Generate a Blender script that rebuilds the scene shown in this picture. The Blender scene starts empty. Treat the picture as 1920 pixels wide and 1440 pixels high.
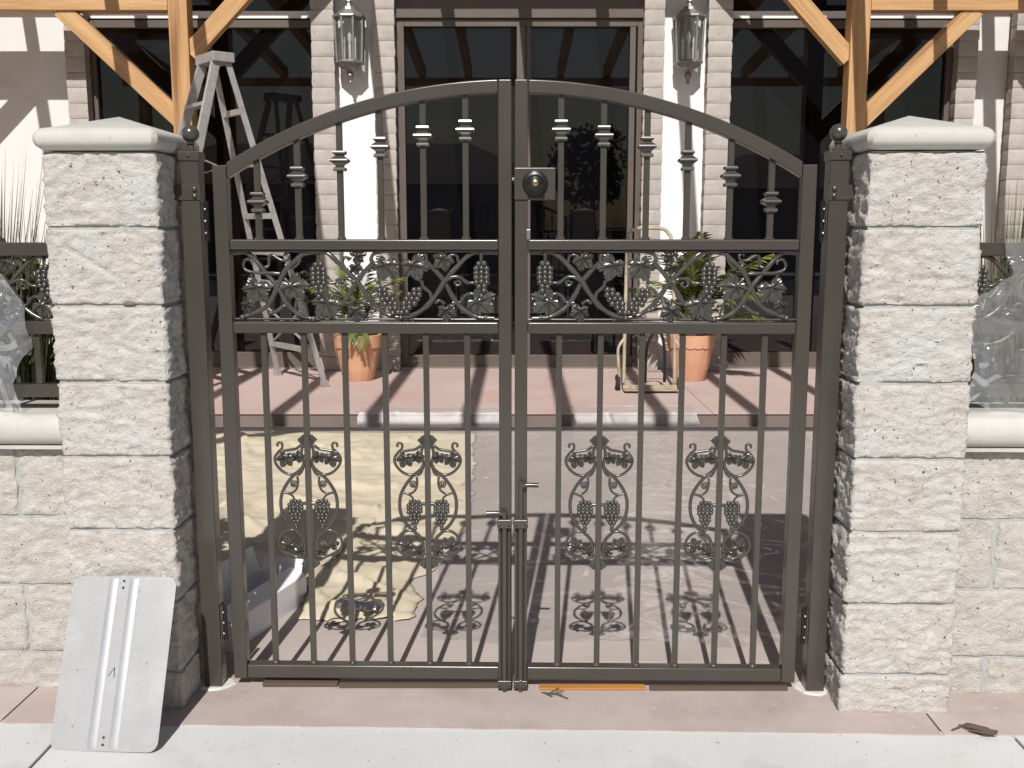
import bpy, math, random
from mathutils import Vector, Matrix, noise
random.seed(7)
R = math.radians
S = bpy.context.scene
COL = S.collection

# ------------------------------------------------------------------ camera, sky, sun, exposure
CAM_H = 1.3316
cd = bpy.data.cameras.new('camera'); cam = bpy.data.objects.new('camera', cd); COL.objects.link(cam)
cam.location = (0, 0, CAM_H); cam.rotation_euler = (R(90 - 8.75), 0, 0)
cd.sensor_width = 36; cd.lens = 36 * 1900 / 1920; cd.clip_start = .05; cd.clip_end = 2000
S.camera = cam
SUN_EL, SUN_AZ = 43.5, 5.2
wd = bpy.data.worlds.new('World'); S.world = wd; wd.use_nodes = True
nt = wd.node_tree; bg = nt.nodes['Background']
sk = nt.nodes.new('ShaderNodeTexSky'); sk.sky_type = 'NISHITA'; sk.sun_disc = False
sk.sun_elevation = R(SUN_EL); sk.sun_rotation = R(180 + SUN_AZ); sk.air_density = 1.2; sk.dust_density = 1.5
nt.links.new(sk.outputs[0], bg.inputs[0]); bg.inputs[1].default_value = .05
sl = bpy.data.lights.new('sun', 'SUN'); sl.energy = 5.0; sl.angle = R(.53); sl.color = (1, .972, .935)
so = bpy.data.objects.new('sun', sl); COL.objects.link(so); so.location = (-3, -20, 20)
so.rotation_euler = Vector((math.sin(R(SUN_AZ)) * math.cos(R(SUN_EL)), math.cos(R(SUN_AZ)) * math.cos(R(SUN_EL)), -math.sin(R(SUN_EL)))).to_track_quat('-Z', 'Y').to_euler()
S.view_settings.view_transform = 'Standard'; S.view_settings.look = 'None'
S.view_settings.gamma = 1; S.view_settings.exposure = -0.08; S.view_settings.use_curve_mapping = False

# ------------------------------------------------------------------ materials
def mat(name, base, rough=.7, spec=.5, metal=0.0, var=None, vscale=6.0, stretch=(1, 1, 1), specks=None, bump=0.0, bscale=40.0,
        detail=6, rvar=0.0, coat=0.0, stain=None, stscale=1.5, stlo=.5, sthi=.7):
    m = bpy.data.materials.new(name); m.use_nodes = True
    t = m.node_tree; n = t.nodes; L = t.links
    p = n['Principled BSDF']
    p.inputs['Roughness'].default_value = rough; p.inputs['Metallic'].default_value = metal
    p.inputs['Specular IOR Level'].default_value = spec; p.inputs['Coat Weight'].default_value = coat
    tc = n.new('ShaderNodeTexCoord'); mp = n.new('ShaderNodeMapping'); mp.inputs['Scale'].default_value = stretch
    oi = n.new('ShaderNodeObjectInfo'); ad = n.new('ShaderNodeVectorMath'); ad.operation = 'MULTIPLY_ADD'
    cm = n.new('ShaderNodeCombineXYZ'); L.new(oi.outputs['Random'], cm.inputs[0]); L.new(oi.outputs['Random'], cm.inputs[2])
    L.new(cm.outputs[0], ad.inputs[0]); ad.inputs[1].default_value = (37, 37, 37); L.new(tc.outputs['Object'], ad.inputs[2])
    L.new(ad.outputs[0], mp.inputs[0])
    V = mp.outputs[0]
    def noise_(sc, det=detail, ro=.6):
        x = n.new('ShaderNodeTexNoise'); x.inputs['Scale'].default_value = sc; x.inputs['Detail'].default_value = det
        x.inputs['Roughness'].default_value = ro; L.new(V, x.inputs['Vector']); return x.outputs['Fac']
    def ramp(f, lo, hi):
        r = n.new('ShaderNodeMapRange'); r.inputs[1].default_value = lo; r.inputs[2].default_value = hi
        L.new(f, r.inputs[0]); return r.outputs[0]
    def mix(a, b, f):
        x = n.new('ShaderNodeMix'); x.data_type = 'RGBA'
        for s_, v in ((6, a), (7, b)):
            if isinstance(v, tuple): x.inputs[s_].default_value = (*v, 1)
            else: L.new(v, x.inputs[s_])
        if isinstance(f, float): x.inputs[0].default_value = f
        else: L.new(f, x.inputs[0])
        return x.outputs[2]
    c = base
    if var: c = mix(base, var, ramp(noise_(vscale), .35, .65))
    if stain: c = mix(c, stain, ramp(noise_(stscale, 8, .65), stlo, sthi))
    if specks:
        col, sc, lo, hi = specks
        c = mix(c, col, ramp(noise_(sc, 2, .5), lo, hi))
    if isinstance(c, tuple): p.inputs['Base Color'].default_value = (*c, 1)
    else: L.new(c, p.inputs['Base Color'])
    if rvar:
        r = n.new('ShaderNodeMapRange'); r.inputs[1].default_value = .3; r.inputs[2].default_value = .7
        r.inputs[3].default_value = max(.02, rough - rvar); r.inputs[4].default_value = min(1, rough + rvar)
        L.new(noise_(vscale * 1.7), r.inputs[0]); L.new(r.outputs[0], p.inputs['Roughness'])
    if bump:
        b = n.new('ShaderNodeBump'); b.inputs['Strength'].default_value = bump; b.inputs['Distance'].default_value = .009
        L.new(noise_(bscale, 8, .7), b.inputs['Height']); L.new(b.outputs[0], p.inputs['Normal'])
    return m

M = {}
M['block'] = mat('split_face_block', (.575, .515, .47), .92, .2, var=(.71, .66, .61), vscale=26, specks=((.10, .095, .09), 95, .685, .73), bump=1.0, bscale=150, stain=(.65, .655, .62), stscale=5, stlo=.48, sthi=.68)
M['wallblock'] = mat('split_face_wall_block', (.555, .51, .46), .92, .2, var=(.67, .625, .575), vscale=26, specks=((.11, .10, .095), 95, .685, .73), bump=1.0, bscale=150)
M['mortar'] = mat('mortar', (.36, .37, .36), .95, .2, var=(.45, .45, .43), vscale=14, bump=.4, bscale=120)
M['cap'] = mat('cast_stone', (.49, .475, .435), .75, .3, var=(.545, .53, .49), vscale=5, bump=.16, bscale=130, stain=(.36, .34, .30), stscale=4, stlo=.54, sthi=.82, specks=((.30, .28, .25), 110, .70, .76))
M['walk'] = mat('sidewalk_concrete', (.555, .56, .55), .9, .25, var=(.605, .61, .60), vscale=2.2, specks=((.28, .28, .27), 60, .68, .78), bump=.22, bscale=170, stain=(.42, .41, .39), stscale=3.0, stlo=.56, sthi=.82)
M['apron'] = mat('pink_concrete', (.42, .345, .315), .9, .25, var=(.49, .42, .39), vscale=3, bump=.2, bscale=150, stain=(.33, .26, .23), stscale=3.2, stlo=.5, sthi=.8, specks=((.52, .47, .44), 45, .66, .76))
M['court'] = mat('courtyard_concrete', (.43, .365, .335), .8, .3, var=(.49, .425, .395), vscale=1.8, bump=.1, bscale=120, stain=(.37, .31, .285), stscale=1.2, stlo=.5, sthi=.75)
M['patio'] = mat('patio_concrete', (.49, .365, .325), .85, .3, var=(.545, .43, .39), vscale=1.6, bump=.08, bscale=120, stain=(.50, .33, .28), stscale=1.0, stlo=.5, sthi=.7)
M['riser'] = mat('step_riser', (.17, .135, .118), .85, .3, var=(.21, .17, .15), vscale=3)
M['asphalt'] = mat('asphalt', (.05, .05, .052), .9, .3, var=(.07, .07, .07), vscale=4)
M['ground'] = mat('earth', (.16, .14, .11), .95, .2, var=(.2, .18, .14), vscale=.6)
M['soil'] = mat('soil', (.06, .042, .03), .95, .2, var=(.09, .065, .045), vscale=20, bump=.6, bscale=60)
M['paint'] = mat('bronze_gloss_paint', (.056, .049, .041), .21, .6, var=(.062, .054, .046), vscale=5, rvar=.04, bump=.02, bscale=260)
M['cast'] = mat('cast_iron_gloss_paint', (.075, .070, .062), .24, .7, metal=.3, var=(.085, .079, .07), vscale=20)
M['black'] = mat('black_enamel', (.012, .012, .013), .3, .5)
M['brass'] = mat('brass', (.55, .40, .16), .3, metal=1.0)
M['steel'] = mat('bright_steel', (.62, .61, .58), .3, metal=1.0)
M['alu'] = mat('ladder_aluminium', (.48, .465, .45), .4, metal=.35, var=(.36, .34, .33), vscale=12, rvar=.1)
M['sheet'] = mat('brushed_sheet_aluminium', (.36, .36, .358), .5, .4, metal=.3, var=(.33, .33, .33), vscale=5, specks=((.25, .25, .25), 150, .62, .72), rvar=.1, stain=(.42, .42, .42), stscale=6, stlo=.5, sthi=.75)
M['rib'] = mat('polished_rib', (.40, .405, .42), .48, .5, metal=.3, var=(.35, .355, .37), vscale=8)
M['marker'] = mat('marker_ink', (.02, .02, .025), .7)
M['stucco'] = mat('white_stucco', (.69, .68, .66), .9, .2, var=(.73, .72, .70), vscale=2, bump=.25, bscale=60, stain=(.56, .53, .49), stscale=2, stlo=.52, sthi=.85)
M['plaster'] = mat('white_plaster', (.82, .81, .80), .85, .2, var=(.85, .84, .83), vscale=2, bump=.1, bscale=60)
M['slump'] = mat('slump_brick', (.40, .36, .325), .92, .2, var=(.48, .44, .40), vscale=7, bump=.35, bscale=45, specks=((.3, .24, .2), 40, .64, .74))
M['slumpmortar'] = mat('slump_mortar', (.27, .22, .19), .95, .2)
M['frame'] = mat('bronze_window_frame', (.105, .085, .07), .45, .5, var=(.125, .10, .083), vscale=4)
M['glass'] = mat('dark_window_glass', (.003, .003, .004), .015, .6)
M['inside'] = mat('dark_interior', (.01, .009, .008), .9)
M['wood'] = mat('douglas_fir', (.53, .315, .145), .62, .35, var=(.43, .24, .10), vscale=5, stretch=(.5, 9, 9), bump=.15, bscale=20, stain=(.64, .41, .20), stscale=2.2, stlo=.45, sthi=.7, specks=((.26, .12, .045), 1.1, .62, .74))
M['rawwood'] = mat('orange_board', (.50, .23, .06), .7, .3, var=(.38, .17, .05), vscale=5, stretch=(.5, 9, 9))
M['pot'] = mat('terracotta', (.56, .29, .17), .75, .3, var=(.62, .35, .22), vscale=5, stain=(.64, .38, .26), stscale=3.5, stlo=.52, sthi=.75)
M['leaf'] = mat('palm_leaf', (.075, .125, .022), .42, .5, var=(.18, .20, .045), vscale=5)
M['leafdark'] = mat('shrub_leaf', (.030, .058, .014), .5, .4, var=(.07, .10, .025), vscale=9)
M['spike'] = mat('spiky_leaf', (.07, .085, .04), .6, .3, var=(.16, .155, .09), vscale=9)
M['dry'] = mat('dry_leaf', (.30, .20, .10), .8, .2, var=(.2, .12, .06), vscale=9)
M['pewter'] = mat('pewter_lantern', (.27, .27, .255), .38, .5, metal=.4, var=(.20, .20, .19), vscale=14)
M['bulb'] = mat('white_candle', (.8, .79, .74), .5)
M['carton'] = mat('white_carton', (.86, .86, .87), .6, .3, var=(.82, .82, .83), vscale=4)
M['canvas'] = mat('canvas_drop_cloth', (.56, .485, .355), .95, .1, var=(.61, .545, .42), vscale=3, bump=.2, bscale=160, stain=(.50, .40, .27), stscale=2.5, stlo=.58, sthi=.8)
M['cream'] = mat('cream_tube_paint', (.46, .40, .30), .45, .5, var=(.33, .25, .17), vscale=14)
M['rubber'] = mat('black_rubber', (.02, .02, .02), .8)
M['grout'] = mat('pale_grout', (.58, .57, .53), .95, .2, var=(.66, .65, .6), vscale=14, bump=.4, bscale=80)
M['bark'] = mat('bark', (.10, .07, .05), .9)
M['roof'] = mat('brown_roof', (.11, .08, .065), .9)
M['housewall'] = mat('tan_house_wall', (.40, .34, .28), .9)

def film(name, alpha, tint, rough, fmax=.5):
    m = bpy.data.materials.new(name); m.use_nodes = True; t = m.node_tree; n = t.nodes; L = t.links
    n.remove(n['Principled BSDF']); out = n['Material Output']
    tr = n.new('ShaderNodeBsdfTransparent'); tr.inputs[0].default_value = (.985, .985, .985, 1)
    gl = n.new('ShaderNodeBsdfGlossy'); gl.inputs['Roughness'].default_value = rough; gl.inputs[0].default_value = (.9, .9, .92, 1)
    df = n.new('ShaderNodeBsdfDiffuse'); df.inputs[0].default_value = (*tint, 1)
    lw = n.new('ShaderNodeLayerWeight'); lw.inputs[0].default_value = .35
    m1 = n.new('ShaderNodeMixShader'); m1.inputs[0].default_value = alpha; L.new(tr.outputs[0], m1.inputs[1]); L.new(df.outputs[0], m1.inputs[2])
    mr = n.new('ShaderNodeMapRange'); L.new(lw.outputs['Fresnel'], mr.inputs[0]); mr.inputs[3].default_value = .04; mr.inputs[4].default_value = fmax
    m2 = n.new('ShaderNodeMixShader'); L.new(mr.outputs[0], m2.inputs[0]); L.new(m1.outputs[0], m2.inputs[1]); L.new(gl.outputs[0], m2.inputs[2])
    L.new(m2.outputs[0], out.inputs[0])
    return m
M['film'] = film('clear_plastic_film', .11, (.88, .85, .83), .11, .20)
M['stepfilm'] = film('crumpled_plastic_film', .13, (.80, .78, .77), .42, .16)
M['wrap'] = film('cloudy_plastic_wrap', .16, (.74, .74, .74), .09, .5)
M['lampglass'] = film('lantern_glass', .10, (.5, .5, .5), .05)

# ------------------------------------------------------------------ mesh helpers
class MB:
    def __init__(s): s.v = []; s.f = []
    def add(s, vs, fs):
        o = len(s.v); s.v.extend([tuple(v) for v in vs]); s.f.extend([tuple(i + o for i in f) for f in fs]); return s
    def box(s, x0, x1, y0, y1, z0, z1):
        return s.add([(x0, y0, z0), (x1, y0, z0), (x1, y1, z0), (x0, y1, z0), (x0, y0, z1), (x1, y0, z1), (x1, y1, z1), (x0, y1, z1)],
                     [(0, 3, 2, 1), (4, 5, 6, 7), (0, 1, 5, 4), (1, 2, 6, 5), (2, 3, 7, 6), (3, 0, 4, 7)])
    def bar(s, a, b, w, h, up=(0, 0, 1)):
        a = Vector(a); b = Vector(b); d = (b - a).normalized(); u = Vector(up)
        if abs(d.dot(u)) > .99: u = Vector((0, 1, 0))
        x = d.cross(u).normalized(); z = x.cross(d).normalized()
        vs = []
        for p in (a, b):
            for i, j in ((-1, -1), (1, -1), (1, 1), (-1, 1)): vs.append(p + x * (i * w / 2) + z * (j * h / 2))
        return s.add(vs, [(0, 1, 2, 3), (7, 6, 5, 4), (0, 4, 5, 1), (1, 5, 6, 2), (2, 6, 7, 3), (3, 7, 4, 0)])
    def tube(s, pts, r, seg=8, caps=True, closed=False):
        pts = [Vector(p) for p in pts]; n = len(pts)
        rr = r if isinstance(r, (list, tuple)) else [r] * n
        vs = []; ref = None
        for i, p in enumerate(pts):
            if closed: d = pts[(i + 1) % n] - pts[i - 1]
            else: d = pts[min(i + 1, n - 1)] - pts[max(i - 1, 0)]
            if d.length < 1e-9: d = Vector((0, 0, 1))
            d.normalize()
            if ref is None:
                ref = Vector((0, 1, 0)) if abs(d.y) < .9 else Vector((1, 0, 0))
            x = (ref - d * ref.dot(d)).normalized(); y = d.cross(x); ref = x
            for k in range(seg):
                a = 2 * math.pi * k / seg; vs.append(p + (x * math.cos(a) + y * math.sin(a)) * rr[i])
        fs = []
        for i in range(n if closed else n - 1):
            j = (i + 1) % n
            for k in range(seg): fs.append((i * seg + k, i * seg + (k + 1) % seg, j * seg + (k + 1) % seg, j * seg + k))
        if caps and not closed:
            fs.append(tuple(range(seg))[::-1]); fs.append(tuple(range((n - 1) * seg, n * seg)))
        return s.add(vs, fs)
    def lathe(s, prof, c=(0, 0, 0), seg=24, axis='z', rot=0.0):
        vs = []; n = len(prof); c = Vector(c)
        for r, h in prof:
            for k in range(seg):
                a = 2 * math.pi * k / seg + rot
                if axis == 'z': vs.append(c + Vector((r * math.cos(a), r * math.sin(a), h)))
                elif axis == 'y': vs.append(c + Vector((r * math.cos(a), h, r * math.sin(a))))
                else: vs.append(c + Vector((h, r * math.cos(a), r * math.sin(a))))
        fs = []
        for i in range(n - 1):
            for k in range(seg): fs.append((i * seg + k, i * seg + (k + 1) % seg, (i + 1) * seg + (k + 1) % seg, (i + 1) * seg + k))
        fs.append(tuple(range(seg))[::-1]); fs.append(tuple(range((n - 1) * seg, n * seg)))
        return s.add(vs, fs)
    def ball(s, c, r, seg=10, rings=6):
        return s.lathe([(max(r * math.sin(math.pi * i / rings), r * .02), -r * math.cos(math.pi * i / rings)) for i in range(rings + 1)], c, seg)
    def mesh(s, name, m, smooth=False):
        me = bpy.data.meshes.new(name); me.from_pydata(s.v, [], s.f); me.materials.append(m)
        import bmesh
        b = bmesh.new(); b.from_mesh(me); bmesh.ops.recalc_face_normals(b, faces=b.faces)
        if smooth:
            for f in b.faces: f.smooth = True
            lim = R(smooth if smooth is not True else 180)
            for e in b.edges:
                if len(e.link_faces) == 2 and e.calc_face_angle(0) > lim: e.smooth = False
        b.to_mesh(me); b.free()
        return me
    def build(s, name, m, parent=None, smooth=False, bev=0, loc=None):
        return link(name, s.mesh(name, m, smooth), parent, bev, loc)
def link(name, me, parent=None, bev=0, loc=None, rot=None):
    o = bpy.data.objects.new(name, me); COL.objects.link(o)
    if parent: o.parent = parent
    if loc is not None: o.location = loc
    if rot is not None: o.rotation_euler = rot
    if bev:
        b = o.modifiers.new('bevel', 'BEVEL'); b.width = bev; b.segments = 2; b.limit_method = 'ANGLE'; b.angle_limit = R(40)
        b.harden_normals = True; b.segments = 3
        for p_ in me.polygons: p_.use_smooth = True
    return o
def tag(o, label, cat, group=None, kind=None):
    if label: o['label'] = label
    if cat: o['category'] = cat
    if group: o['group'] = group
    if kind: o['kind'] = kind
    return o
def thing(name, loc, label, cat, group=None, rz=0.0):
    o = bpy.data.objects.new(name, None); COL.objects.link(o); o.empty_display_size = .1
    o.location = loc; o.rotation_euler = (0, 0, rz)
    return tag(o, label, cat, group)
def struct(o): o['kind'] = 'structure'; return o
def N(x, y, z=0.0): return noise.noise(Vector((x, y, z)))
def fbm(x, y, z, o=4):
    a = 1; t = 0
    for i in range(o):
        t += a * noise.noise(Vector((x, y, z))); x *= 2.1; y *= 2.1; z *= 2.1; a *= .5
    return t
def spline(pts, n=6, closed=False):
    P = [Vector(p) for p in pts]; out = []
    m = len(P)
    rng = range(m) if closed else range(m - 1)
    for i in rng:
        if closed: a, b, c, d = P[i - 1], P[i], P[(i + 1) % m], P[(i + 2) % m]
        else: a, b, c, d = P[max(i - 1, 0)], P[i], P[i + 1], P[min(i + 2, m - 1)]
        for k in range(n):
            t = k / n
            out.append(.5 * ((2 * b) + (c - a) * t + (2 * a - 5 * b + 4 * c - d) * t * t + (3 * b - a - 3 * c + d) * t ** 3))
    if not closed: out.append(P[-1])
    return out
# ------------------------------------------------------------------ ground
Y_APR, Y_STEP, Y_FAC = 2.545, 6.75, 8.95
struct(MB().box(-400, 400, -400, 400, -.4, -.25).build('ground', M['ground']))
struct(MB().box(-60, 60, -11, -2.2, -.24, -.13).build('road', M['asphalt']))
struct(MB().box(-60, 60, -14, -11.004, -.24, 0).build('far_pavement', M['walk']))
sw = struct(MB().box(-14, 14, -2.2, Y_APR + .03, -.2, -.012).build('sidewalk', M['mortar']))
sw.rotation_euler = (0, 0, R(-1.5))
xs = [-6.33, -3.8, -1.266, 1.264, 3.8, 6.33]
for i in range(5):
    for y0, y1 in ((-2.2, -.0), (.0, Y_APR + .03)):
        b = MB(); x0, x1 = xs[i] + .004, xs[i + 1] - .004
        b.box(x0, x1, y0 + .004, y1 - .004, -.011, 0)
        b.build('slab', M['walk'], sw, bev=.004)
# pinkish apron slabs in front of and under the gate line
ap = struct(MB().box(-7, 7, Y_APR + .031, 3.2, -.2, -.0095).build('apron', M['mortar']))
ap.rotation_euler = (0, 0, R(-1.5))
ax = [-7, -3.6, -1.46, 1.078, 3.4, 7]
for i in range(5):
    e0, e1 = ax[i] + .003, ax[i + 1] - .003; m_ = 60
    ed = [(e0 + (e1 - e0) * k / m_, Y_APR + .007 * N(i * 7 + k * .37, 3) + .004 * N(k * 1.1, i, 8)) for k in range(m_ + 1)] + [(e1, 3.2), (e0, 3.2)]
    q_ = len(ed)
    MB().add([(x, y, .0035) for x, y in ed] + [(x, y - .003, -.008) for x, y in ed], [tuple(range(q_)), tuple(range(2 * q_ - 1, q_ - 1, -1))] + [(k, q_ + k, q_ + (k + 1) % q_, (k + 1) % q_) for k in range(q_)]).build('slab', M['apron'], ap)
struct(MB().box(-7, 7, 2.974, Y_STEP, -.2, .0045).build('courtyard', M['court']))
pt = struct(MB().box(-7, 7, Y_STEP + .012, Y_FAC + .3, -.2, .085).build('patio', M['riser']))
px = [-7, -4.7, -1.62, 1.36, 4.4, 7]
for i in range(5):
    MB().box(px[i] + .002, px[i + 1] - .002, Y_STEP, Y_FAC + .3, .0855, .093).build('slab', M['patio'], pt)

# ------------------------------------------------------------------ split face block pillars and walls
def split_block(w, d, h, seed, step=.009, amp=1.0, groove=None):
    """a block whose four sides are broken stone: perimeter grid pushed in and out"""
    nx, ny, nz = max(3, int(w / step)), max(3, int(d / step)), max(3, int(h / step))
    per = []
    for i in range(nx): per.append((-w / 2 + w * i / nx, -d / 2, 0, -1))
    for i in range(ny): per.append((w / 2, -d / 2 + d * i / ny, 1, 0))
    for i in range(nx): per.append((w / 2 - w * i / nx, d / 2, 0, 1))
    for i in range(ny): per.append((-w / 2, d / 2 - d * i / ny, -1, 0))
    b = MB(); n = len(per); vs = []; fs = []
    for j in range(nz + 1):
        z = h * j / nz
        edge = min(j, nz - j)
        for x, y, ax, ay in per:
            # corner normals
            cxn = 1 if abs(abs(x) - w / 2) < 1e-6 else 0; cyn = 1 if abs(abs(y) - d / 2) < 1e-6 else 0
            nv = Vector((math.copysign(1, x) * cxn, math.copysign(1, y) * cyn, 0)); nv.normalize()
            X, Y, Z = x + seed * 3.1, y - seed * 1.7, z + seed * 5.3
            a = fbm(X * 8, Y * 8, Z * 11, 2) * .0045 + (noise.ridged_multi_fractal(Vector((X * 17, Y * 17, Z * 36)), .9, 2.1, 4, 1.0, 2.0) - 1.2) * .0050
            if ax: a += fbm(X * 15, Y * 15, Z * 17, 2) * .006
            a += N(X * 95, Y * 95, Z * 140) * .0034 + N(X * 210, Y * 210, Z * 250) * .0024 + .0012
            a *= amp
            if groove and ay < 0:
                (gx0, gz0), (gx1, gz1) = groove; k_ = max(0, min(1, (x - gx0) / (gx1 - gx0))); dd = math.hypot(x - gx0 - (gx1 - gx0) * k_, z - gz0 - (gz1 - gz0) * k_)
                a -= .009 * math.exp(-(dd / .0075) ** 2)
            if cxn and cyn: a -= .003 + .004 * abs(N(X * 30, Y * 30, Z * 40))
            if edge == 0: a = min(a, .001) * .7 - .0015 + .0015 * N(X * 40, Y * 40, Z)
            vs.append((x + nv.x * a, y + nv.y * a, z + (.0022 * N(X * 25, Y * 25, 7) if edge == 0 else 0)))
    for j in range(nz):
        for k in range(n): fs.append((j * n + k, j * n + (k + 1) % n, (j + 1) * n + (k + 1) % n, (j + 1) * n + k))
    vs.append((0, 0, 0)); vs.append((0, 0, h)); c0 = len(vs) - 2; c1 = c0 + 1
    for k in range(n):
        fs.append((c0, (k + 1) % n, k)); fs.append((c1, nz * n + k, nz * n + (k + 1) % n))
    b.add(vs, fs); return b
def round_cap(w, d, h, peak, nseg=7):
    """cap stone: half round edge, low hipped top"""
    b = MB(); loops = []
    prof = [(-.03, 0.0)] + [(-h / 2 * (1 - math.sin(math.pi * i / nseg)) * .9, h / 2 - h / 2 * math.cos(math.pi * i / nseg)) for i in range(nseg + 1)]
    prof += [(-h / 2 - .012, h + .004)]
    for o, z in prof:
        x, y = w / 2 + o, d / 2 + o; r = .012
        loops.append([(sx * (x - (r if q else 0)), sy * (y - (0 if q else r)), z) for sx, sy, q in ((-1, -1, 0), (-1, -1, 1), (1, -1, 1), (1, -1, 0), (1, 1, 0), (1, 1, 1), (-1, 1, 1), (-1, 1, 0))])
    vs = [v for l in loops for v in l] + [(0, 0, h + peak)]; n = 8; fs = []
    for i in range(len(loops) - 1):
        for k in range(n): fs.append((i * n + k, i * n + (k + 1) % n, (i + 1) * n + (k + 1) % n, (i + 1) * n + k))
    t = (len(loops) - 1) * n
    for k in range(n): fs.append((t + k, t + (k + 1) % n, len(vs) - 1))
    fs.append(tuple(range(n))[::-1])
    return b.add(vs, fs)
JZ = [.0, .113, .316, .5195, .7225, .926, 1.1295, 1.3325, 1.527]
def pillar(x0, x1, y0, seed, label):
    w, d = x1 - x0, .305
    t = thing('stone_pillar', ((x0 + x1) / 2, y0 + d / 2, 0), label, 'pillar', 'block pillars either side of the gate', R(-1.05))
    MB().box(-w / 2 + .007, w / 2 - .007, -d / 2 + .006, d / 2 - .007, 0.0, 1.526).build('mortar', M['mortar'], t)
    for i in range(8):
        z0, z1 = JZ[i] + (.005 if i else 0), JZ[i + 1] - .005
        jx = .004 * N(seed, i * 1.7)
        split_block(w, d, z1 - z0, seed + i * 1.37, .0055, groove=((-.10, .145), (.02, .075)) if (i == 6 and x0 < 0) else None).build('block', M['block'], t, smooth=65, loc=(jx, .003 * N(seed, i * 2.3, 4), z0))
    if x0 < 0: MB().ball((0, 0, 0), .02, 10, 6).build('mortar_lump', M['riser'], t, smooth=True, loc=(.058, -d / 2 + .004, 1.136)).scale = (1.0, .35, .42)
    round_cap(w + .026, d + .05, .058, .042).build('cap', M['cap'], t, smooth=35, loc=(0, 0, 1.529))
    return t
PL = pillar(-1.212, -.914, 2.667, 2.0, 'pale split-face block pillar with the aluminium panel leaning on it')
PR = pillar(.915, 1.213, 2.64, 31.0, 'pale split-face block pillar to the right of the gate, its base uncovered')

def block_wall(x0, x1, side, seed, label):
    y0, d = (2.81 if side < 0 else 2.745), .19
    t = thing('block_wall', ((x0 + x1) / 2, y0 + d / 2, 0), label, 'wall', 'low block walls beside the pillars', R(-1.05))
    cx = (x0 + x1) / 2
    MB().box(x0 - cx, x1 - cx, -d / 2 + .005, d / 2 - .01, 0, .719).build('mortar', M['mortar'], t)
    rows = [(0, .113), (.113, .316), (.316, .5195), (.5195, .72)]
    k = 0
    for i, (a, b) in enumerate(rows):
        jx = {(-1, 0): -1.60, (-1, 1): -1.40, (-1, 2): -1.60, (-1, 3): -1.40, (1, 0): 1.365, (1, 1): 1.57, (1, 2): 1.365, (1, 3): 1.57}[(side, i)]
        js = [jx + .406 * q for q in range(-5, 6)]
        edges = [x0] + [q for q in js if x0 + .03 < q < x1 - .03] + [x1]
        for e0, e1 in zip(edges, edges[1:]):
            k += 1; m = .005
            l, r = e0 + (m if e0 != x0 else -.01), e1 - (m if e1 != x1 else -.01)
            split_block(r - l, d, b - a - .01 + (.005 if i == 0 else 0), seed + k * 1.9, .008).build('block', M['wallblock'], t, smooth=50, loc=((l + r) / 2 - cx, 0, a + (.005 if i else 0)))
    # bullnose cap stones and the drip edge under them
    MB().box(x0 - cx, x1 - cx, -d / 2 - .028, d / 2 + .02, .7215, .7305).build('drip_edge', M['cap'], t)
    q = x0
    while q < x1 - .05:
        e = min(q + .61, x1); b = MB(); pr = []
        for a in range(9):
            th = math.pi * a / 8 - math.pi / 2; pr.append((-d / 2 - .01 - .032 * math.cos(th), .775 + .043 * math.sin(th)))
        pr += [(d / 2 + .03, .818), (d / 2 + .03, .732)]
        n = len(pr); vs = [(q - cx + .002, y, z) for y, z in pr] + [(e - cx - .002, y, z) for y, z in pr]
        b.add(vs, [(i, (i + 1) % n, n + (i + 1) % n, n + i) for i in range(n)] + [tuple(range(n))[::-1], tuple(range(n, 2 * n))])
        b.build('cap_stone', M['cap'], t, smooth=35); q = e
    return t
block_wall(-3.0, -1.205, -1, 60, 'low block wall with cream bullnose cap, left of the left pillar')
block_wall(1.205, 3.0, 1, 90, 'low block wall with cream bullnose cap, right of the right pillar')

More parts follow.
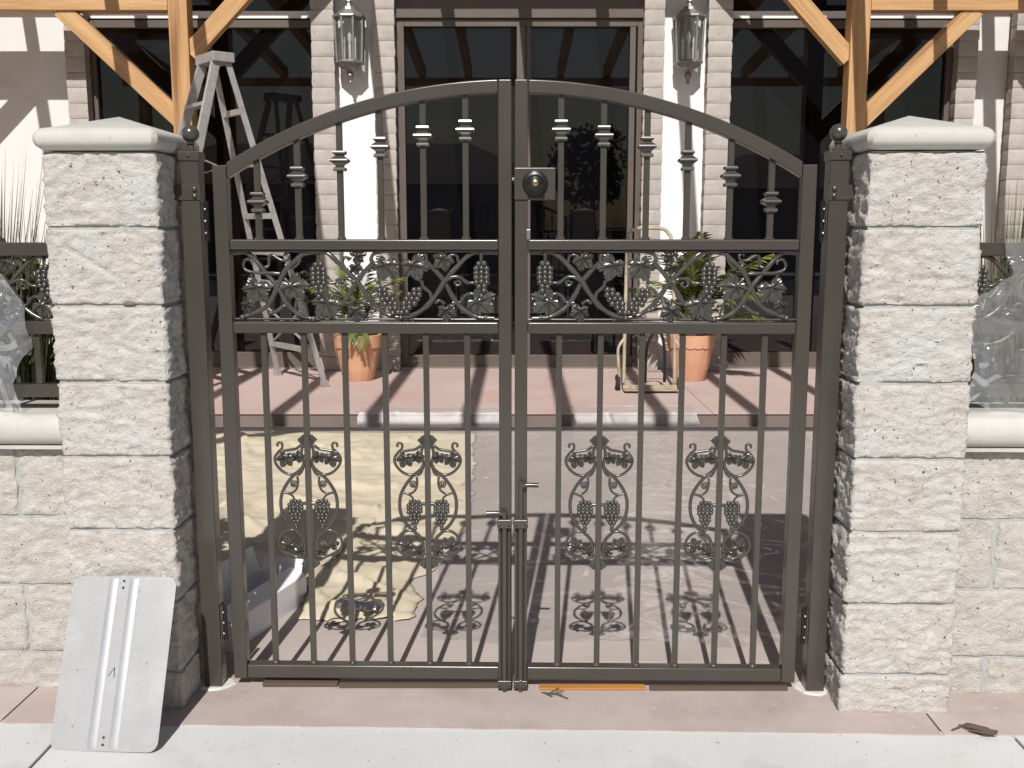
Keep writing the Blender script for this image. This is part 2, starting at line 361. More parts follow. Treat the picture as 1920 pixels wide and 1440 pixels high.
# ------------------------------------------------------------------ cast grape vine ornament
LEAF = [(0, 1.0), (9, .86), (14, .90), (20, .74), (26, .77), (33, .58), (41, .80), (47, .78), (55, .95), (62, .80), (68, .82), (76, .66), (83, .70), (92, .52), (101, .70), (109, .68), (118, .76), (128, .60), (140, .60), (152, .46), (166, .34), (180, .10)]
def leaf_rad(t):
    t = abs((math.degrees(t) + 180) % 360 - 180)
    for (a, ra), (b_, rb) in zip(LEAF, LEAF[1:]):
        if t <= b_: return ra + (rb - ra) * (t - a) / (b_ - a)
    return .1
def leaf_shape(b, c, size, ang, y0, depth=.007, skew=.12):
    n = 52; rings = (.25, .5, .76, 1.0)
    vs = [(c[0], y0 - depth * .9, c[1])]; fs = []
    for rr in rings:
        for k in range(n):
            t = 2 * math.pi * k / n; r_ = leaf_rad(t) * rr * size * (1 + skew * math.sin(t))
            dg = abs((math.degrees(t) + 180) % 360 - 180)
            vein = max(math.exp(-((dg - q) / 11) ** 2) for q in (0, 55, 117))
            h = depth * (.85 * (1 - rr ** 2) + .55 * vein * (1 - .5 * rr) - .55 * (1 - vein) * math.sin(math.pi * min(1, rr * 1.05)) + .35 * math.sin(dg * .35) * rr ** 2)
            vs.append((c[0] + r_ * math.cos(t + ang), y0 - h, c[1] + r_ * math.sin(t + ang)))
    for k in range(n): fs.append((0, 1 + k, 1 + (k + 1) % n))
    m = len(rings)
    for ri in range(m - 1):
        for k in range(n): fs.append((1 + ri * n + k, 1 + (ri + 1) * n + k, 1 + (ri + 1) * n + (k + 1) % n, 1 + ri * n + (k + 1) % n))
    o = len(vs)
    for k in range(n):
        x, y, z = vs[1 + (m - 1) * n + k]; vs.append((x, y0 + .004, z))
    vs.append((c[0], y0 + .004, c[1]))
    for k in range(n):
        e = 1 + (m - 1) * n
        fs.append((e + k, o + k, o + (k + 1) % n, e + (k + 1) % n)); fs.append((o + k, len(vs) - 1, o + (k + 1) % n))
    b.add(vs, fs)
def grape_rows(b, x, z, r, rows, lean=0.0, y0=.018):
    for i, cnt in enumerate(rows):
        for k in range(cnt):
            b.ball((x + lean * i * r * 1.55 + (k - (cnt - 1) / 2) * r * 1.72, y0 - (.35 * r if (k + i) % 2 else -.1 * r) - .2 * r, z - i * r * 1.5 + (.2 * r if k % 2 else 0)), r * (1 + .06 * math.sin(7 * i + 3 * k)), 9, 6)

SC = .000439
def pxz(cx, cy): return (-.778 + (cx - 85) * SC, 1.272 - (cy - 95) * SC)
VINES = [  # (points in ornament units, radius start, radius end)
    ([(88, 112), (180, 112), (232, 150), (300, 232), (380, 330), (432, 425), (505, 498), (600, 528), (700, 502), (790, 430), (850, 335), (920, 240), (985, 178)], 11, 12),
    ([(560, 112), (640, 106), (705, 118), (780, 190), (880, 290), (950, 392), (1020, 470), (1100, 512), (1200, 514), (1300, 462), (1380, 372), (1440, 280), (1520, 190), (1600, 118), (1690, 110), (1765, 112)], 12, 11),
    ([(1010, 185), (975, 160), (990, 120), (1060, 104), (1160, 102), (1270, 104), (1318, 130), (1312, 180), (1290, 190)], 10, 8),
    ([(1318, 165), (1420, 275), (1480, 382), (1540, 460), (1640, 515), (1745, 522)], 11, 12),
    ([(655, 108), (560, 112), (490, 170), (430, 225), (380, 322), (332, 412), (285, 462), (220, 492), (135, 525)], 12, 11),
    ([(395, 242), (320, 238), (250, 238), (180, 222), (162, 188), (182, 156), (215, 160), (222, 182)], 8, 6),
    ([(300, 205), (325, 190), (328, 140), (352, 128), (405, 158), (445, 160), (458, 132), (438, 116), (424, 132)], 7, 6),
    ([(428, 188), (465, 206), (505, 190), (528, 150), (530, 112)], 7, 7),
    ([(325, 492), (370, 478), (410, 448), (445, 452), (495, 496)], 9, 9),
    ([(690, 300), (735, 300), (765, 278), (815, 272), (850, 285), (872, 300)], 8, 8),
    ([(775, 282), (768, 312), (792, 326), (812, 310), (800, 296)], 7, 6),
    ([(1445, 285), (1485, 262), (1532, 266), (1575, 298), (1625, 298)], 8, 8),
    ([(1500, 290), (1502, 312), (1526, 314), (1530, 292), (1512, 288)], 7, 6),
    ([(1005, 285), (1022, 318), (975, 352), (958, 410), (985, 462), (1020, 472)], 9, 8),
    ([(1288, 285), (1300, 325), (1342, 365), (1345, 425), (1310, 460)], 8, 8),
    ([(728, 378), (765, 418), (825, 430), (872, 405)], 8, 8),
    ([(880, 425), (915, 418), (955, 432), (990, 462)], 8, 8),
    ([(1372, 428), (1400, 410), (1432, 432)], 8, 7),
    ([(1478, 424), (1528, 422), (1560, 380), (1602, 368), (1642, 392)], 8, 8),
    ([(640, 106), (636, 168)], 8, 6), ([(1665, 112), (1664, 168)], 8, 6),
    ([(215, 250), (212, 300), (230, 330)], 7, 6), ([(400, 250), (440, 290), (470, 320)], 7, 6),
    ([(795, 160), (812, 140), (850, 150)], 7, 6), ([(800, 200), (790, 165), (810, 138), (835, 160)], 7, 6), ([(1520, 170), (1508, 128), (1470, 128), (1440, 150)], 7, 6),
    ([(485, 470), (500, 410), (540, 400), (520, 340)], 7, 6), ([(535, 420), (548, 450), (568, 520)], 7, 6),
    ([(88, 530), (1770, 530)], 6, 6), ([(88, 102), (1770, 102)], 6, 6),
]
LEAVES = [(245, 325, 108, -2.0), (470, 320, 105, -.9), (880, 135, 66, .3), (870, 200, 52, -1.3), (1060, 185, 105, -1.9), (1235, 185, 105, -1.2), (1430, 145, 80, -2.4), (690, 420, 112, -2.2), (868, 470, 78, -1.5), (1440, 470, 74, -1.5), (1640, 415, 112, -.6), (180, 435, 52, -1.3)]
GRAPES = [(640, 188, [2, 3, 3, 3, 3, 2, 2, 1], 0.0), (1665, 182, [2, 3, 3, 3, 3, 2, 2, 1], 0.0), (1040, 348, [2, 3, 3, 3, 2, 2], .55), (1258, 345, [2, 3, 3, 3, 2, 2], -.55)]
def ornament(flip, dx):
    """meshes of one rectangular grape vine panel; flip mirrors it for the other leaf"""
    out = []
    f = lambda b: [(-x + dx, y, z) for x, y, z in b.v] if flip else [(x, y, z) for x, y, z in b.v]
    b = MB()
    for i, (pts, r0, r1) in enumerate(VINES):
        q = [(pxz(x, y)[0], .019 + .004 * math.sin(i * 2.1 + k * .9), pxz(x, y)[1]) for k, (x, y) in enumerate(pts)]
        p = spline(q, 6) if len(q) > 2 else [Vector(u) for u in q]; n = len(p)
        b.tube(p, [(r0 + (r1 - r0) * k / (n - 1)) * SC * 1.28 * (1 + .10 * math.sin(k * .9 + i)) for k in range(n)], 8)
    for x, y in ((600, 530), (1155, 520), (150, 520), (1690, 520)): b.ball((pxz(x, y)[0], .016, pxz(x, y)[1]), .009, 10, 6)
    for x in (595, 1160, 1230, 1425): b.bar((pxz(x, 0)[0], .019, 1.0745), (pxz(x, 0)[0], .019, 1.088), .006, .006)
    b.v = f(b); out.append(('vine', b.mesh('vine', M['cast'], 60)))
    for x, y, s, a in LEAVES:
        b = MB(); X, Z = pxz(x, y); leaf_shape(b, (X, Z), s * SC * 1.08, a, .014); b.v = f(b); out.append(('vine_leaf', b.mesh('vine_leaf', M['cast'], 55)))
    for x, y, rows, lean in GRAPES:
        b = MB(); X, Z = pxz(x, y); grape_rows(b, X, Z, .0083, rows, lean, .017); b.v = f(b); out.append(('grape_cluster', b.mesh('grape_cluster', M['cast'], True)))
    return out
MS = .000341
def medallion_meshes():
    out = []; b = MB()
    T = lambda x, y, o=0.0: (x * MS, .019 + o, .752 - (y - 90) * MS)
    half = [
        ([(40, 345), (62, 380), (130, 425), (205, 405), (262, 345), (275, 285), (245, 235), (215, 205), (208, 172), (225, 152), (250, 165), (246, 188)], 9, 7),
        ([(20, 190), (55, 178), (95, 205), (150, 215), (205, 225)], 9, 8),
        ([(25, 170), (45, 200), (50, 260), (35, 330), (55, 400), (85, 430)], 9, 9),
        ([(70, 405), (120, 432), (178, 500), (225, 590), (238, 680), (225, 770), (182, 850), (118, 915), (60, 980), (45, 1080), (55, 1140)], 10, 10),
        ([(92, 440), (88, 500), (106, 555), (150, 585), (222, 578)], 7, 7),
        ([(195, 580), (150, 600), (128, 625), (122, 655)], 7, 6),
        ([(110, 918), (170, 905), (235, 940), (270, 1010), (255, 1080), (205, 1120), (185, 1138), (205, 1150)], 9, 7),
        ([(60, 1125), (120, 1140), (190, 1110), (240, 1080)], 8, 8), ([(55, 1020), (95, 1055), (150, 1050)], 7, 6),
        ([(0, 672), (60, 674)], 12, 10),
    ]
    for sgn in (-1, 1):
        for i, (pts, r0, r1) in enumerate(half):
            p = spline([T(sgn * x, y) for x, y in pts], 5) if len(pts) > 2 else [Vector(T(sgn * x, y)) for x, y in pts]; n = len(p)
            b.tube(p, [(r0 + (r1 - r0) * k / (n - 1)) * MS * 1.45 for k in range(n)], 7)
        b.tube(spline([T(sgn * (122 + 26 * math.cos(a * math.pi / 4)), 505 + 26 * math.sin(a * math.pi / 4)) for a in range(8)], 3, True), 7 * MS, 7, closed=True)
        b.ball(T(sgn * 122, 505, -.002), 17 * MS, 9, 6)
        for (xa, xb, ya, yb, yc) in ((10, 82, 88, 128, 190), (12, 80, 1235, 1200, 1145)):   # flared palmette ends
            vs = []
            for y_ in (.014, .024):
                vs += [(sgn * xa * MS, y_, T(0, ya)[2]), (sgn * (xa + xb) * .42 * MS, y_, T(0, ya)[2]), (sgn * xb * MS, y_, T(0, yb)[2]), (sgn * (xa + 22) * MS, y_, T(0, yc)[2]), (sgn * xa * MS, y_, T(0, yc)[2])]
            b.add(vs, [(0, 1, 2, 3, 4), (9, 8, 7, 6, 5)] + [(i, (i + 1) % 5, 5 + (i + 1) % 5, 5 + i) for i in range(5)])
            for u in (.3, .6, .9): b.tube([T(sgn * (xa + 14), yc, -.005), T(sgn * (xa + (xb - xa) * u), ya + (yb - ya) * u, -.005)], 7 * MS, 6)
    out.append(('vine', b.mesh('medallion_vine', M['cast'], 60)))
    for sgn in (-1, 1):
        for x, y, s, a in ((190, 275, 96, -1.25), (92, 262, 72, -2.0), (180, 1035, 88, 1.25), (88, 1085, 62, 1.9)):
            q = MB(); X, _, Z = T(sgn * x, y); leaf_shape(q, (X, Z), s * MS, a if sgn > 0 else math.pi - a, .016, .006); out.append(('vine_leaf', q.mesh('medallion_leaf', M['cast'], 55)))
        q = MB(); X, _, Z = T(sgn * 112, 655); grape_rows(q, X, Z, .0066, [3, 4, 4, 4, 3, 3, 2, 1, 1], 0.0, .018); out.append(('grape_cluster', q.mesh('medallion_grapes', M['cast'], True)))
    return out
MED = medallion_meshes()

# ------------------------------------------------------------------ the double gate
ARC_R, ARC_TOP = 1.494, 1.7235
def arc_z(x, r=ARC_R): return ARC_TOP - ARC_R + math.sqrt(r * r - x * x)
UP = [-.695, -.584, -.468, -.358, -.241, -.126]
UPZ = [1.402, 1.470, 1.512, 1.548, 1.577, 1.592]
LO = [-.693, -.581, -.467, -.355, -.240, -.125]
def collar_mesh():
    b = MB(); k = math.sqrt(2)
    pr = [(.0085, -.028), (.0155, -.027), (.0165, -.0235), (.0155, -.019), (.0100, -.016), (.0115, -.011), (.0235, -.0025), (.0245, .0005), (.0235, .0035), (.0125, .0115), (.0105, .0145), (.0165, .0185), (.0172, .022), (.0160, .0255), (.0085, .027)]
    b.lathe([(r * k, h) for r, h in pr], (0, 0, 0), 4, rot=math.pi / 4); return b.mesh('collar', M['cast'])
COLLAR = collar_mesh()
def gate_leaf(side, label):
    t = thing('gate_leaf', (0, 2.785, 0), label, 'gate', 'two leaves of the double gate', R(-1.05))
    fx = (lambda x: x) if side < 0 else (lambda x: -x + .006)
    def bx(x0, x1, y0, y1, z0, z1):
        a, b_ = sorted((fx(x0), fx(x1))); return MB().box(a, b_, y0, y1, z0, z1)
    P = M['paint']
    bx(-.813, -.7745, 0, .038, .029, 1.500).build('stile', P, t, bev=.003)
    bx(-.0365, -.0015, 0, .038, .029, 1.7225).build('stile', P, t, bev=.003)
    for z0, z1 in ((1.272, 1.301), (1.043, 1.075), (.030, .071)): bx(-.7743, -.0367, .0005, .0375, z0, z1).build('rail', P, t, bev=.005)
    b = MB(); vs = []; fs = []; n = 40
    for i in range(n + 1):
        x = -.774 + (.774 - .0368) * i / n
        xo = xi = x; zo = arc_z(x); zi = ARC_TOP - ARC_R + math.sqrt((ARC_R - .036) ** 2 - x * x)
        vs += [(fx(xo), .0004, zo), (fx(xi), .0004, zi), (fx(xi), .0376, zi), (fx(xo), .0376, zo)]
    for i in range(n):
        for k in range(4): fs.append((i * 4 + k, i * 4 + (k + 1) % 4, i * 4 + 4 + (k + 1) % 4, i * 4 + 4 + k))
    fs += [(3, 2, 1, 0), tuple(range(n * 4, n * 4 + 4))]
    b.add(vs, fs).build('arch_rail', P, t, smooth=35, bev=.0045)
    for x, zc in zip(UP, UPZ):
        X = fx(x); zt = ARC_TOP - ARC_R + math.sqrt((ARC_R - .037) ** 2 - x * x) + .004
        b = MB().box(X - .008, X + .008, .011, .027, 1.3005, zt)
        b.lathe([(.013, 0), (.0125, .004), (.009, .008)], (X, .019, 1.3005), 8)
        pk = b.build('picket', P, t, bev=.0015)
        link('collar', COLLAR, pk, loc=(X, .019, zc))
    for x in LO:
        X = fx(x)
        b = MB().box(X - .008, X + .008, .011, .027, .0705, 1.0435)
        b.lathe([(.013, 0), (.0125, .004), (.009, .008)], (X, .019, .0705), 8)
        b.build('picket', P, t, bev=.0015)
    orn = ornament(side > 0, .006); root = link('scroll_panel', orn[0][1], t)
    for nm, me in orn[1:]: link(nm, me, root)
    for x in (LO[1], LO[4]):
        r_ = link('medallion', MED[0][1], t, loc=(fx(x), 0, 0))
        for nm, me in MED[1:]: link(nm, me, r_)
    return t, fx
GL, fL = gate_leaf(-1, 'left leaf of the dark bronze gate, arched, without the lock box')
GR, fR = gate_leaf(1, 'right leaf of the dark bronze gate, arched, with black lock knob')
# lock box and knob on the right leaf
lb = MB().box(.0062, .117, -.006, .044, 1.407, 1.4925).build('lock_box', M['paint'], GR, bev=.003)
MB().lathe([(.0345, 0), (.0345, -.003), (.031, -.008), (.021, -.011), (.0205, -.024), (.0235, -.032), (.0225, -.044), (.016, -.050), (.015, -.0505)], (.0625, -.0062, 1.4495), 28, 'y').build('knob', M['black'], lb, smooth=35)
b = MB().lathe([(.0085, 0), (.0085, -.003), (.007, -.004)], (.0625, -.0562, 1.4495), 14, 'y').build('keyway', M['brass'], lb, smooth=35)
MB().lathe([(.004, 0), (.004, -.004), (.002, -.005)], (.0035, .001, 1.462), 8, 'y').build('latch_bolt', M['steel'], lb)
MB().box(.040, .050, .0, .016, 1.302, 1.328).box(.030, .0401, .004, .012, 1.309, 1.318).build('stop_tab', M['steel'], GR, bev=.001)
def cane_bolt(leaf, sx, x, z_top, z_tip, hz):
    P = M['paint']
    b = MB(); b.tube(spline([(x + sx * .050, -.016, hz), (x + sx * .014, -.016, hz), (x, -.016, hz - .010), (x, -.016, hz - .04), (x, -.016, z_tip)], 5), .0068, 10)
    r_ = b.build('cane_bolt', P, leaf, smooth=40)
    for z0, z1 in ((.494, .520), (.016, .040)):
        MB().box(x - .020, x + .020, -.0265, -.0004, z0, z1).build('bolt_guide', P, r_, bev=.003)
        g = MB()
        for dx in (-.015, .015): g.ball((x + dx, -.027, (z0 + z1) / 2), .005, 8, 5)
        g.build('rivet', P, r_, smooth=True)
    g = MB()
    for dx in (-.0135, .0135): g.tube([(x + dx, -.008, .04), (x + dx, -.008, .494)], .0045, 8)
    g.build('guide_rod', P, r_, smooth=40)
    MB().lathe([(.010, 0), (.013, .006), (.013, .020), (.009, .026)], (x, -.016, z_tip + .012), 12).build('collar_nut', P, r_, smooth=40)
cane_bolt(GL, -1, -.021, .5, -.0, .536)
cane_bolt(GR, 1, .025, .6, .004, .618)

def gate_post(xc, y0, side, label):
    P = M['paint']
    t = thing('gate_post', (xc, y0 + .029, 0), label, 'gate post', 'square gate posts with ball finials')
    MB().box(-.0262, .0262, -.029, .0235, .004, 1.512).build('shaft', P, t, bev=.004)
    c = MB().box(-.0295, .0295, -.0325, .0265, 1.510, 1.536).build('post_cap', P, t, bev=.003)
    MB().ball((0, -.034, 1.524), .004, 8, 5).build('rivet', P, c, smooth=True)
    MB().lathe([(.015, 0), (.015, .004), (.009, .008), (.008, .016), (.013, .020), (.009, .024)] + [(.0235 * math.sin(a), .0465 - .0235 * math.cos(a)) for a in [math.pi * (.14 + .86 * i / 10) for i in range(11)]], (0, 0, 1.5375), 20).build('finial', M['cast'], t, smooth=40)
    # strap with bolts, tied to the pillar
    s = -side
    b = MB().box(-.0285, .0285, -.0320, -.0292, 1.406, 1.447)
    x0, x1 = sorted((side * .0265, side * .062)); b.box(x0, x1, -.0319, .006, 1.407, 1.446)
    st = b.build('strap', P, t, bev=.002)
    g = MB()
    for z in (1.417, 1.436): g.lathe([(.0065, 0), (.0065, -.004), (.003, -.0065)], (s * .014, -.0326, z), 8, 'y')
    g.build('bolt', P, st, smooth=40)
    MB().lathe([(.012, 0), (.015, -.006), (.0135, -.014), (.006, -.018)], (side * .058, -.0327, 1.4265), 14, 'y').build('anchor_knob', M['black'], st, smooth=50)
    for z0 in (1.300, .150):
        h = MB().box(*sorted((s * .0265, s * .0300)), -.022, .020, z0, z0 + .1).build('hinge_plate', P, t, bev=.001)
        MB().tube([(s * .038, -.012, z0 - .004), (s * .038, -.012, z0 + .104)], .0062, 10).build('hinge_pin', M['black'], h, smooth=40)
        g = MB()
        for dz in (.018, .05, .082): g.ball((s * .036, -.021, z0 + dz), .0042, 8, 5)
        g.build('screw', M['steel'], h, smooth=True)
    b = MB(); n = 14
    pts = [((.052 + .016 * N(i * .9, xc * 5)) * math.cos(2 * math.pi * i / n), (.050 + .016 * N(i * .8, xc * 9)) * math.sin(2 * math.pi * i / n)) for i in range(n)]
    b.add([(x, y, .0032) for x, y in pts] + [(x * .85, y * .85, .0085) for x, y in pts], [(i, (i + 1) % n, n + (i + 1) % n, n + i) for i in range(n)] + [tuple(range(n, 2 * n))])
    b.build('grout_pad', M['grout'], t)
    return t
gate_post(-.872, 2.790, -1, 'dark square gate post with ball finial, beside the left pillar')
gate_post(.876, 2.760, 1, 'dark square gate post with ball finial, beside the right pillar')
# ------------------------------------------------------------------ restaurant building behind the courtyard
BZ = .093
bd = thing('building', (0, Y_FAC, 0), 'pale building behind the gate with dark windows, white columns and slump-brick strips', 'building')
MB().box(-9, -3.772, 0, .3, .0, 4.7).build('wall', M['stucco'], bd)
MB().box(3.82, 4.262, -.004, .3, .0, 4.7).build('wall', M['stucco'], bd)
MB().box(6.6, 9, 0, .3, .0, 4.7).build('wall', M['stucco'], bd)
MB().box(-3.771, 3.944, .002, .3, 4.15, 4.7).build('wall', M['stucco'], bd)
MB().box(4.263, 6.599, .002, .3, 4.15, 4.7).build('wall', M['stucco'], bd)
MB().box(-9, 9, .31, .36, 0, 4.7).build('back_wall', M['inside'], bd)
MB().box(-9.4, 9.4, -.05, 3.0, 4.705, 4.85).build('roof', M['roof'], bd)
for x0, x1 in ((-1.56, -1.10), (1.23, 1.72)):
    MB().box(x0, x1, .002, .28, BZ, 4.149).build('column', M['plaster'], bd)
bricks = []
for v in range(5):
    b = MB(); w, d, h = .198, .10, .113; n = 10; pr = []
    for i in range(n):
        a = 2 * math.pi * i / n
    prof = [(-.004, 0), (-.001, .005), (.0015 + .001 * (v % 2), .035), (.0005, .085), (-.001, .109), (-.004, .114)]
    vs = []; fs = []
    for k, (o, z) in enumerate(prof):
        for sx, sy in ((-1, -1), (-.33, -1), (.33, -1), (1, -1), (1, 1), (-1, 1)):
            vs.append((sx * (w / 2 + (o if abs(sx) == 1 else 0)) + .006 * N(v * 3.1, k * .8, sx), sy * (d / 2 + o) + .004 * N(v * 5.7 + sx * 2, k * .9, 2), z))
    for k in range(len(prof) - 1):
        for i in range(6): fs.append((k * 6 + i, k * 6 + (i + 1) % 6, (k + 1) * 6 + (i + 1) % 6, (k + 1) * 6 + i))
    fs += [(5, 4, 3, 2, 1, 0), tuple(range(30, 36))]
    bricks.append(b.add(vs, fs).mesh('brick', M['slump'], 40))
for x0, x1 in ((-1.680, -1.488), (-1.158, -.982), (1.105, 1.275), (1.640, 1.840), (-3.74, -3.575), (3.735, 3.90), (4.21, 4.38)):
    p = MB().box(x0 + .014, x1 - .014, -.135, .2, BZ, 4.0).build('brick_pilaster', M['slumpmortar'], bd)
    for i in range(25):
        z = BZ + .002 + i * .1265
        o = link('brick', bricks[(i * 3 + int(x0 * 50)) % 5], p, loc=((x0 + x1) / 2 + .005 * N(i * 1.3, x0), -.10 + .004 * N(i * .9, x0, 3), z), rot=(0, R(.7 * N(i, x0 * 3)), 0))
        o.scale = ((x1 - x0) / .200, 1, 1.09)
def glazed(nm, x0, x1, splits, z1, sw=.055, bottom=.15):
    F = M['frame']
    b = MB().box(x0, x0 + sw, -.03, .06, BZ, z1).box(x1 - sw, x1, -.03, .06, BZ, z1).box(x0 + sw, x1 - sw, -.03, .06, z1 - .06, z1).box(x0 + sw, x1 - sw, -.03, .06, BZ + .012, BZ + bottom)
    r_ = b.build(nm, F, bd, bev=.004)
    MB().box(x0, x1, -.05, -.031, BZ, BZ + .016).build('sill_track', M['steel'], r_)
    ed = [x0 + sw] + splits + [x1 - sw]
    for i, (a, c) in enumerate(zip(ed, ed[1:])):
        MB().box(a, c, .012 + .006 * i, .017 + .006 * i, BZ + bottom, z1 - .06).build('pane', M['glass'], r_)
    return r_
w1 = glazed('window', -3.604, -1.565, [], 3.065, .07)
w2 = glazed('window', 1.725, 3.764, [], 3.065, .07)
w3 = glazed('window', 4.45, 6.59, [], 3.065, .07)
for w_, x0, x1 in ((w1, -3.604, -1.634), (w2, 1.80, 3.764), (w3, 4.45, 6.59)):
    MB().box(x0, x1, -.012, .05, 3.085, 3.143).build('head_trim', M['plaster'], w_)
    MB().box(x0, x1, .014, .02, 3.1435, 4.1495).build('transom_pane', M['glass'], w_)
dr = glazed('sliding_door', -.985, 1.135, [.075], 3.075, .07, .125)
MB().box(.040, .112, -.052, -.0305, BZ + .0125, 3.014).build('meeting_stile', M['frame'], dr, bev=.004)
MB().box(.122, .160, -.028, .008, BZ + .126, 3.013).build('leaf_stile', M['frame'], dr, bev=.003)
MB().box(1.00, 1.049, -.028, .008, BZ + .126, 3.013).build('leaf_stile', M['frame'], dr, bev=.003)
MB().box(-.998, 1.122, -.06, .05, 3.079, 3.25).build('door_head', M['frame'], dr, bev=.004)
MB().box(-.998, 1.122, .014, .02, 3.2505, 4.1495).build('transom_pane', M['glass'], dr)

# ------------------------------------------------------------------ timber pergola
pg = thing('pergola', (0, 5.7, 0), 'raw timber pergola with posts, knee braces and rafters over the patio', 'pergola')
def timber(nm, a, b, w, h):
    a = Vector(a); b = Vector(b); d = b - a; l = d.length; x = d.normalized()
    up = Vector((0, 0, 1)) if abs(x.z) < .95 else Vector((0, 1, 0))
    y = up.cross(x).normalized(); z = x.cross(y)
    me = MB().box(0, l, -w / 2, w / 2, -h / 2, h / 2).mesh(nm, M['wood'])
    o = link(nm, me, pg, bev=.005)
    m4 = Matrix((x, y, z)).transposed().to_4x4(); m4.translation = a - Vector((0, 5.7, 0)); o.matrix_local = m4
    return o
RY = 8.375
for x in (-2.625, 2.742): timber('post', (x, RY, BZ), (x, RY, 3.70), .15, .15)
for x in (-5.1, 5.2): timber('post', (x, RY, BZ), (x, RY, 3.70), .15, .15)
timber('beam', (-5.4, RY, 3.815), (5.4, RY, 3.815), .14, .22)
timber('beam', (-5.02, RY, 3.165), (-2.705, RY, 3.165), .13, .285)
timber('beam', (2.822, RY, 3.165), (5.12, RY, 3.165), .13, .285)
for a, b in (((-3.56, 3.04), (-2.66, 2.185)), ((3.66, 3.04), (2.78, 2.165)), ((-2.56, 2.70), (-1.55, 3.73)), ((2.68, 2.66), (1.66, 3.73)), ((-4.15, 3.04), (-5.05, 2.16)), ((4.25, 3.04), (5.15, 2.16))):
    timber('brace', (a[0], RY - .001, a[1]), (b[0], RY - .001, b[1]), .09, .135)
FY = 3.12
for x in (-2.25, 2.3): timber('post', (x, FY, .003), (x, FY, 3.31), .14, .14)
for x in (-5.2, 5.2): timber('post', (x, FY, .003), (x, FY, 3.31), .14, .14)
timber('beam', (-5.5, FY, 3.372), (5.5, FY, 3.372), .05, .115)
for s in (-1, 1):
    timber('brace', (s * 2.25, FY, 2.78), (s * 1.72, FY, 3.33), .09, .12)
    timber('brace', (s * 2.25, FY, 2.78), (s * 2.78, FY, 3.33), .09, .12)
for x in [.035 + .65 * k for k in range(-5, 6)] + [-4.17, -4.85, 3.95, 4.65]:
    timber('rafter', (x, FY - .04, 3.502), (x, Y_FAC - .01, 3.98), .10, .14)

# ------------------------------------------------------------------ wall lanterns
def lantern(x, label):
    t = thing('wall_lantern', (x, Y_FAC, 2.56), label, 'lantern', 'carriage lanterns on the white columns')
    P = M['pewter']; cy = -.135
    MB().box(-.055, .055, -.022, .0, .12, .52).build('back_plate', P, t, bev=.006)
    MB().tube(spline([(0, -.01, .46), (0, -.05, .55), (0, -.11, .60), (0, cy, .57)], 5), .012, 8).build('arm', P, t, smooth=60)
    MB().lathe([(.135, .495), (.145, .50), (.142, .515), (.10, .535), (.085, .555), (.06, .565), (.05, .59), (.022, .60), (.016, .62), (.028, .632), (.022, .648), (.006, .69)], (0, cy, 0), 8, rot=R(22.5)).build('roof_cap', P, t, smooth=20)
    f = MB()
    f.lathe([(.118, .130), (.126, .135), (.126, .150), (.115, .155)], (0, cy, 0), 8, rot=R(22.5))
    for k in range(8):
        a = R(22.5 + 45 * k); x_, y_ = math.cos(a), math.sin(a)
        f.bar((.112 * x_, cy + .112 * y_, .150), (.126 * x_, cy + .126 * y_, .498), .017, .017)
    fr = f.build('frame', P, t, bev=.002)
    g = MB()
    for k in range(8):
        a0, a1 = R(22.5 + 45 * k), R(67.5 + 45 * k)
        g.add([(.108 * math.cos(a0), cy + .108 * math.sin(a0), .155), (.108 * math.cos(a1), cy + .108 * math.sin(a1), .155), (.121 * math.cos(a1), cy + .121 * math.sin(a1), .496), (.121 * math.cos(a0), cy + .121 * math.sin(a0), .496)], [(0, 1, 2, 3)])
    g.build('pane', M['lampglass'], t)
    MB().lathe([(.012, .155), (.012, .29), (.009, .295)], (0, cy, 0), 10).lathe([(.009, .295), (.018, .33), (.015, .37), (.003, .40)], (0, cy, 0), 10).build('candle_bulb', M['bulb'], t, smooth=50)
    for s in (-1, 1):
        MB().lathe([(.010, .155), (.010, .27), (.007, .29), (.012, .32), (.002, .36)], (s * .045, cy + .02, 0), 8).build('candle_bulb', M['bulb'], t, smooth=50)
    MB().lathe([(.008, -.03), (.016, -.02), (.012, .0), (.022, .015), (.034, .04), (.026, .065), (.05, .085), (.085, .10), (.105, .128)], (0, cy, 0), 12).build('bottom_finial', P, t, smooth=40)
lantern(-1.358, 'pewter carriage lantern on the white column left of the glass door')
lantern(1.478, 'pewter carriage lantern on the white column right of the glass door')

# ------------------------------------------------------------------ aluminium step ladder
ld = thing('step_ladder', (-2.215, 7.83, BZ), 'tall aluminium step ladder standing open on the patio', 'ladder')
W_ = Vector((-.63, .777, 0)); P_ = Vector((.777, .63, 0)); H_ = 2.47
topw, botw = .125, .41
rails = {}
for nm, sp, s in (('front', -1, .78), ('rear', 1, .615)):
    for q in (-1, 1):
        a = P_ * (sp * .05) + W_ * (q * topw) + Vector((0, 0, H_ - .03)); f_ = P_ * (sp * s) + W_ * (q * botw) + Vector((0, 0, .03))
        rails[nm, q] = (a, f_)
        w, h = (.068, .026) if nm == 'front' else (.042, .022)
        r_ = MB().bar(a, f_, w, h, W_).build('rail', M['alu'], ld, bev=.003)
        MB().bar(f_ + Vector((0, 0, .02)), f_ - Vector((0, 0, .03)), w + .016, h + .02, W_).build('foot', M['rubber'] if nm == 'front' else M['alu'], r_, bev=.003)
MB().bar(W_ * -.165 + Vector((0, 0, H_ + .01)), W_ * .165 + Vector((0, 0, H_ + .01)), .17, .07).build('top_cap', M['alu'], ld, bev=.006)
def at_z(nm, q, z):
    a, f_ = rails[nm, q]; k = (a.z - z) / (a.z - f_.z); return a + (f_ - a) * k
